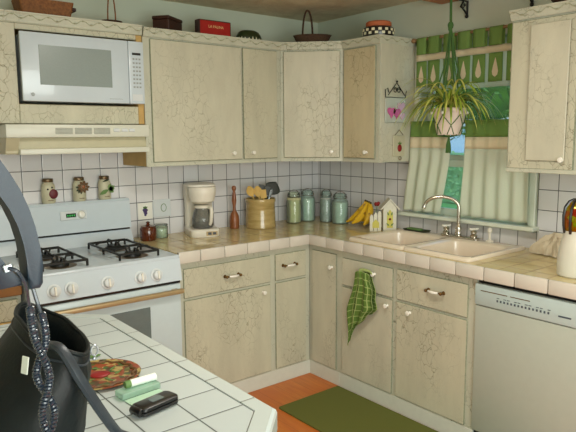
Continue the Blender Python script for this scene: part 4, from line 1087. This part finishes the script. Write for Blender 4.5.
# purse ------------------------------------------------------------------
t = thing('handbag', 'large black leather handbag standing open on the peninsula', 'bag', (-2.79, -2.27, .9165))
pb = []
PZ = .9165
for z, cxx, hx_, hy_ in ((0, -2.785, .105, .135), (.012, -2.785, .118, .150), (.06, -2.780, .120, .160), (.12, -2.757, .103, .160), (.175, -2.728, .078, .157), (.215, -2.712, .057, .150), (.235, -2.708, .052, .147)):
    ring = [Vector((cxx+hx_*math.cos(a), -2.25+hy_*math.sin(a), PZ+z)) for a in [2*PI*q/48 for q in range(48)]]
    for k, p in enumerate(ring):
        f = (z/.235)**2
        p.z += (-.3*(p.x+2.70)+.1*(p.y+2.25)+.003*math.sin(k*.6))*f
        p.x += .003*math.sin(k*1.3+z*40)*(1 if .02 < z < .2 else .2); p.y += .003*math.sin(k*1.9+z*55)*(1 if .02 < z < .2 else 0)
    pb.append(ring)
inner = []
for z, s_ in ((.233, .93), (.20, .9), (.12, .9), (.03, .9)):
    ring = [Vector(((p.x+2.70)*s_-2.70-(.235-z)*.25, (p.y+2.25)*s_-2.25, PZ+z+(p.z-PZ-.235)*(z/.235))) for p in pb[-1]]
    inner.append(ring)
MB().loft(pb+inner).build('bag_body', M['leather'], t, True, angle=70)
b = MB(); b.tube([p+Vector((0, 0, .001)) for p in pb[-1]], .0045, 7, closed=True); b.build('rim_piping', M['leather'], t, True)
b = MB(); b.tube([p+(p-Vector((-2.715, -2.25, p.z))).normalized()*.0015 for p in pb[-2]], .0022, 6, closed=True); b.build('seam', M['leather2'], t, True)
# strap to the front right lying onto the counter
sp_ = [(-2.742, -2.33, 1.148), (-2.735, -2.395, 1.156), (-2.712, -2.424, 1.10), (-2.676, -2.416, 1.03), (-2.640, -2.388, .97), (-2.612, -2.355, .935), (-2.588, -2.38, .926), (-2.57, -2.44, .926)]
def smooth_path(p, n=6):
    p = [Vector(q) for q in p]; out = []
    for i in range(len(p)-1):
        p0, p1, p2, p3 = p[max(i-1, 0)], p[i], p[i+1], p[min(i+2, len(p)-1)]
        for k in range(n):
            s = k/n; out.append(.5*((2*p1)+(-p0+p2)*s+(2*p0-5*p1+4*p2-p3)*s*s+(-p0+3*p1-3*p2+p3)*s**3))
    return out+[p[-1]]
MB().tube(smooth_path(sp_), .0105, 8, flat=.8).build('strap', M['leather2'], t, True)
MB().tube(smooth_path([(-2.715, -2.14, 1.165), (-2.72, -2.20, 1.15), (-2.73, -2.28, 1.13), (-2.735, -2.335, 1.145)]), .006, 8).build('strap_end', M['leather2'], t, True)
b = MB(); b.tube([(-2.652+.007*math.cos(a), -2.335, 1.118+.010*math.sin(a)) for a in [2*PI*k/14 for k in range(14)]], .0022, 6, closed=True); b.ball((-2.652, -2.332, 1.10), .004, (1, 1, 1), 8); b.build('ring', M['silver'], t, True)
b = MB(); b.obox((-2.783, -2.352, 1.115), Vector((.35, -.93, 0)).normalized(), Vector((.15, 0, 1)).normalized(), Vector((-.93, -.35, 0)).normalized(), (0, .018), (0, .032), (.012, .0145), .001); b.build('white_tag', M['whitepaper'], t)

# wall phone --------------------------------------------------------------
CAMP = Vector((-3.0689, -3.4705, 1.5363)); YAW, PIT, ROL, FPX = .8968, -.1337, -.0069, 605.76
fw = Vector((math.cos(YAW)*math.cos(PIT), math.sin(YAW)*math.cos(PIT), math.sin(PIT))); rt = Vector((math.sin(YAW), -math.cos(YAW), 0)); upv = rt.cross(fw)
r2 = rt*math.cos(ROL)+upv*math.sin(ROL); u2 = upv*math.cos(ROL)-rt*math.sin(ROL)
PY = -2.745
# side profiles in metres (x out from the partition wall, z up)
hand_out = [(-2.940, 1.556), (-2.925, 1.542), (-2.911, 1.528), (-2.898, 1.512), (-2.887, 1.494), (-2.878, 1.476), (-2.870, 1.455), (-2.864, 1.432), (-2.860, 1.408), (-2.858, 1.385), (-2.858, 1.364), (-2.862, 1.358)]
hand_in = [(-2.876, 1.358), (-2.8755, 1.374), (-2.876, 1.392), (-2.878, 1.412), (-2.883, 1.434), (-2.891, 1.455), (-2.902, 1.474), (-2.916, 1.491), (-2.930, 1.503), (-2.948, 1.514), (-2.950, 1.54)]
t = thing('wall_telephone', 'slate blue wall telephone with hanging coiled cord at the left edge', 'telephone', (-2.969, PY+.03, 1.36))
hs = MB().prism([(x, PY, z) for x, z in hand_out+hand_in], (0, .036, 0), .0065, 3).build('handset', M['phoneg'], t, True, angle=60)
base = [(-2.969, 1.354), (-2.905, 1.354), (-2.878, 1.355), (-2.879, 1.362), (-2.890, 1.370), (-2.902, 1.386), (-2.910, 1.405), (-2.915, 1.425), (-2.918, 1.445), (-2.924, 1.462), (-2.934, 1.474), (-2.955, 1.482), (-2.969, 1.482)]
MB().prism([(x, PY-.006, z) for x, z in [(x, z+.012 if z < 1.37 else z+.004) for x, z in base]], (0, .040, 0), .004, 2).build('base', M['phoneg'], t, True, angle=60)
b = MB(); 
for x, z, an in ((-2.915, 1.447, .35), (-2.910, 1.424, .5)):
    u = Vector((math.cos(an), 0, -math.sin(an))); v = Vector((math.sin(an), 0, math.cos(an)))
    b.obox((x, PY-.002, z), u, v, Y, (-.003, .005), (-.006, .006), (0, .02), .0015)
b.build('keys', M['ltgrey'], t, label='pale grey keys')
jk = MB().obox((-2.899, PY-.0065, 1.390), Vector((1, 0, .25)).normalized(), Vector((-.25, 0, 1)).normalized(), -Y, (-.005, .005), (-.0045, .0045), (0, .004), .001).build('jack', M['silver'], t)
def coil(axis, r0, turns, rad, n=None):
    pth = smooth_path(axis, 10); N = int(turns*14); out = []; L = len(pth)-1
    for i in range(N+1):
        s = i/N*L; k = min(int(s), L-1); f_ = s-k; c = pth[k].lerp(pth[k+1], f_); tg = (pth[k+1]-pth[k]).normalized()
        e1 = tg.cross(Vector((0, 1, .01))).normalized(); e2 = tg.cross(e1); a = 2*PI*turns*i/N
        out.append(c+e1*r0*math.cos(a)+e2*r0*math.sin(a))
    return out
cx0 = -2.868
ax1 = [(-2.876, PY+.0, 1.338), (-2.873, PY+.0, 1.30), (-2.859, PY, 1.25), (-2.870, PY, 1.20), (-2.855, PY, 1.14), (-2.866, PY, 1.06), (-2.857, PY, .95), (-2.856, PY, .87), (-2.852, PY, .84)]
ax2 = [(-2.860, PY+.012, 1.325), (-2.858, PY+.01, 1.29), (-2.871, PY+.01, 1.25), (-2.853, PY+.01, 1.20), (-2.868, PY+.01, 1.14), (-2.848, PY+.01, 1.06), (-2.846, PY+.01, .95), (-2.849, PY, .87), (-2.852, PY, .84)]
b = MB(); b.tube(coil(ax1, .0032, 92, .002), .0021, 6)
b.tube(coil(ax2, .0032, 90, .002), .0021, 6)
b.tube(smooth_path([(-2.899, PY-.011, 1.390), (-2.890, PY-.014, 1.385), (-2.882, PY-.012, 1.366), (-2.8785, PY-.003, 1.350), (-2.876, PY, 1.336)]), .0022, 6)
b.tube(smooth_path([(-2.866, PY+.02, 1.356), (-2.863, PY+.018, 1.34), (-2.860, PY+.012, 1.322)]), .0024, 6)
b.build('coiled_cord', M['cord'], t, True)

# trivet ---------------------------------------------------------------
t = thing('fruit_trivet', 'round red and brown fruit-patterned plate beside the handbag', 'plate', (-2.50, -1.96, .915))
tx, ty = -2.512, -1.985
fp = NT('fruit_pattern_glaze'); P = fp.pos(); v = fp.n('ShaderNodeTexVoronoi'); v.inputs['Scale'].default_value = 75; fp.l(P, v.inputs['Vector'])
sx = fp.n('ShaderNodeSeparateColor'); fp.l(v.outputs['Color'], sx.inputs[0])
c = fp.mix(fp.ramp(sx.outputs[0], .25, .35), s2l((76, 52, 26)), s2l((140, 66, 36))); c = fp.mix(fp.ramp(sx.outputs[1], .62, .68), c, s2l((170, 150, 92))); c = fp.mix(fp.ramp(sx.outputs[2], .8, .86), c, s2l((70, 92, 40)))
fp.base(c); fp.set(Roughness=.3)
MB().lathe([(.085, 0), (.098, .004), (.104, .009), (.10, .010), (.09, .006), (.002, .005)], (tx, ty, .9145), 40).build('plate', fp.m, t, True)
b = MB(); b.ball((tx+.0, ty+.0, .921), .024, (1.1, .9, .2), 12); b.build('painted_apple', M['red'], t, True)
MB().tube([(tx+(.086+.004*math.sin(a*14))*math.cos(a), ty+(.086+.004*math.sin(a*14))*math.sin(a), .9205) for a in [2*PI*k/112 for k in range(112)]], .0045, 6, closed=True).build('painted_border', M['brownp'], t, True)
b = MB()
for k in range(6):
    a = k*1.1+.4; c0 = Vector((tx+.045*math.cos(a), ty+.045*math.sin(a), .9215)); u = Vector((math.cos(a*1.7), math.sin(a*1.7), 0)); v_ = Vector((-u.y, u.x, 0))
    b.prism([c0+u*.018*q+v_*.004*w_ for q, w_ in ((-1, 0), (0, 1), (1, 0), (0, -1))], (0, 0, .001))
b.build('painted_leaves', M['greenp'], t)
o = MB().loft([[Vector((-2.485+.028*math.cos(a)+.006*math.cos(2*a), -1.835+.010*math.sin(a), .9165+z)) for a in [2*PI*k/16 for k in range(16)]] for z in (0, .002)]).build('fallen_leaf', M['greenp']); tag(o, 'small green leaf lying behind the fruit plate', 'leaf')

# gum pack + lip balm + flip phone
def oframe(x, y, z, deg): 
    Mx = Matrix.Translation((x, y, z)) @ Matrix.Rotation(math.radians(deg), 4, 'Z'); return Mx
F = oframe(-2.478, -2.138, .9155, 6); R3 = F.to_3x3()
t = thing('mint_pack', 'translucent mint green packet with a white flap beside the plate', 'packet', F.translation)
MB().obox(F.translation, R3 @ X, R3 @ Y, Z, (-.052, .052), (-.022, .018), (0, .016), .002).build('pack', M['mint'], t)
MB().obox(F.translation, R3 @ X, R3 @ Y, Z, (-.050, .044), (-.068, -.024), (0, .0015)).build('foil_flap', M['foil'], t)
G = oframe(-2.466, -2.136, .9322, 2); R4 = G.to_3x3()
t = thing('lip_balm', 'white cylindrical lip balm lying on the mint green packet', 'lip balm', G.translation)
MB().lathe([(.0075, -.030), (.009, -.029), (.009, .037), (.0075, .038)], G.translation+Z*.0095, 16, R4 @ X).build('barrel', M['whitepaper'], t, True)
MB().lathe([(.008, -.044), (.0093, -.042), (.0093, -.0305)], G.translation+Z*.0095, 16, R4 @ X).build('cap', M['greenp'], t, True, label='green cap')
F = oframe(-2.484, -2.246, .9158, 12); R3 = F.to_3x3()
t = thing('mobile_phone', 'black flip mobile phone lying near the peninsula edge', 'phone', F.translation)
def prr(hx, hy, r, z, dx=0): return [F @ q for q in rrect(dx, 0, hx, hy, r, z)]
MB().loft([prr(.050, .022, .012, 0), prr(.053, .025, .013, .003), prr(.053, .025, .013, .0095), prr(.051, .023, .012, .0105)]).build('lower_half', M['black'], t, True)
up_ = MB().loft([prr(.051, .023, .012, .011), prr(.053, .025, .013, .013), prr(.052, .0245, .013, .019), prr(.046, .019, .010, .0215)]).build('flip_cover', M['black'], t, True)
MB().loft([[F @ (q+Vector((.002, 0, 0))) for q in rrect(0, 0, .017, .010, .003, z)] for z in (.0216, .0222)]).build('outer_display', M['ovenwin'], up_)
MB().lathe([(.0085, -.017), (.0095, -.015), (.0095, .015), (.0085, .017)], F @ Vector((-.052, 0, .011)), 14, R3 @ Y).build('hinge', M['black'], t, True)

# ------------------------------------------------------------------ ceiling lights (above the frame)
for nm, lx, ly, lab in (('a', -1.75, -2.05, 'flat white ceiling light over the kitchen floor'), ('b', -3.6, -3.9, 'flat white ceiling light behind the viewer')):
    t = thing('ceiling_light', lab, 'lamp', (lx, ly, CE-.001))
    MB().box(lx-.3, ly-.3, CE-.03, lx+.3, ly+.3, CE-.001, .004).build('fixture', M['whitedull'], t)

# ------------------------------------------------------------------ outside
o = MB().box(.13, -14, -.45, 24, 12, -.4).build('lawn', M['grass']); o['kind'] = 'structure'; o.name = 'ground'
def bush(x, y, zc, rx, rz, seed, lab, n=1500):
    r = random.Random(seed); t = thing('garden_tree', lab, 'tree', (x, y, -.4), 0, 'garden trees outside the window')
    b = MB()
    for _ in range(n):
        a = r.uniform(0, 2*PI); c = r.uniform(-1, 1); rad = r.uniform(.75, 1.05)*(1+.15*math.sin(3*a+4*c)); s = math.sqrt(1-c*c)
        p = Vector((x+rx*rad*s*math.cos(a), y+rx*rad*s*math.sin(a), zc+rz*rad*c)); u = Vector((r.gauss(0, 1), r.gauss(0, 1), r.gauss(0, 1))).normalized(); v = u.orthogonal().normalized(); L = r.uniform(.06, .14)
        b._add([p-u*L, p+v*L*.45, p+u*L, p-v*L*.45], [(0, 1, 2, 3)])
    b.build('foliage', M['foliage'], t)
    b = MB(); b.ball((x, y, zc), 1, (rx*.78, rx*.78, rz*.8), 14); b.build('inner_foliage', M['foliage'], t, True)
    MB().tube([(x, y, -.4), (x+.05, y, zc*.5), (x, y, zc)], [.16, .12, .08], 8).build('trunk', M['bark'], t, True)
bush(6.5, 2.9, 3.0, 1.95, 1.55, 1, 'leafy green garden tree seen through the top of the window')
bush(6.8, -1.6, 2.9, 1.6, 1.8, 2, 'leafy green garden tree further right, behind the wall cabinet')
t = thing('garden_hedge', 'light green clipped hedge seen between the cafe curtains', 'hedge', (11.2, 7, -.4))
r = random.Random(9); b = MB(); b.box(10.9, 3.5, -.4, 11.5, 10.5, 1.0, .08, 2)
for _ in range(1500):
    y = r.uniform(3.5, 10.5); z = r.uniform(-.4, 1.05); x = 10.88+r.uniform(-.04, .04)
    u = Vector((r.gauss(0, .4), r.gauss(0, 1), r.gauss(0, 1))).normalized(); v = u.orthogonal().normalized(); L = .07
    b._add([Vector((x, y, z))-u*L, Vector((x, y, z))+v*L*.5, Vector((x, y, z))+u*L, Vector((x, y, z))-v*L*.5], [(0, 1, 2, 3)])
b.build('foliage', M['hedge'], t)
t = thing('garden_shed', 'pale blue garden shed beyond the hedge outside the window', 'shed', (13.5, 8.2, -.4))
MB().box(12.6, 6.0, -.4, 15, 10.6, 1.75).build('siding', M['shedblue'], t)
b = MB(); b.prism([(12.4, 5.8, 1.75), (15.2, 5.8, 1.75), (13.8, 5.8, 2.5)], (0, 5, 0)); b.build('roof', M['greyv'], t)

# ------------------------------------------------------------------ lights, world, camera
def area(name, loc, rot, sx_, sy_, e, col):
    l = bpy.data.lights.new(name, 'AREA'); l.shape = 'RECTANGLE'; l.size = sx_; l.size_y = sy_; l.energy = e; l.color = col
    o = bpy.data.objects.new(name, l); COL.objects.link(o); o.location = loc; o.rotation_euler = rot; return o
area('kitchen_ceiling_lamp', (-1.75, -2.05, CE-.035), (0, 0, 0), .5, .5, 22, (1, .96, .86))
area('dining_ceiling_lamp', (-3.6, -3.9, CE-.035), (0, 0, 0), .5, .5, 14, (.92, .97, 1))
area('rear_fill', (-2.7, -5.05, 1.35), (PI/2, 0, 0), 2.6, 1.5, 100, (.93, 1, .96))  # unseen fill light added behind the camera; the front wall has no window
fl = bpy.data.lights.new('camera_flash', 'POINT'); fl.energy = 16; fl.shadow_soft_size = .02; fl.color = (1, .98, .92)
fo = bpy.data.objects.new('camera_flash', fl); COL.objects.link(fo); fo.location = CAMP+r2*.05+u2*.06
wd = bpy.data.worlds.new('sky'); scene.world = wd; wd.use_nodes = True; nt = wd.node_tree
sk = nt.nodes.new('ShaderNodeTexSky'); sk.sky_type = 'NISHITA'; sk.sun_elevation = math.radians(25); sk.sun_rotation = math.radians(200); sk.sun_disc = False
nt.links.new(sk.outputs[0], nt.nodes['Background'].inputs[0]); nt.nodes['Background'].inputs[1].default_value = .7
cam = bpy.data.cameras.new('camera'); co = bpy.data.objects.new('camera', cam); COL.objects.link(co)
cam.sensor_width = 36; cam.lens = FPX*36/576; cam.clip_start = .02
R = Matrix((r2, u2, -fw)).transposed().to_4x4(); R.translation = CAMP; co.matrix_world = R
scene.camera = co
vs = scene.view_settings; vs.view_transform = 'Standard'; vs.look = 'None'; vs.gamma = 1; vs.use_curve_mapping = False; vs.exposure = -0.12
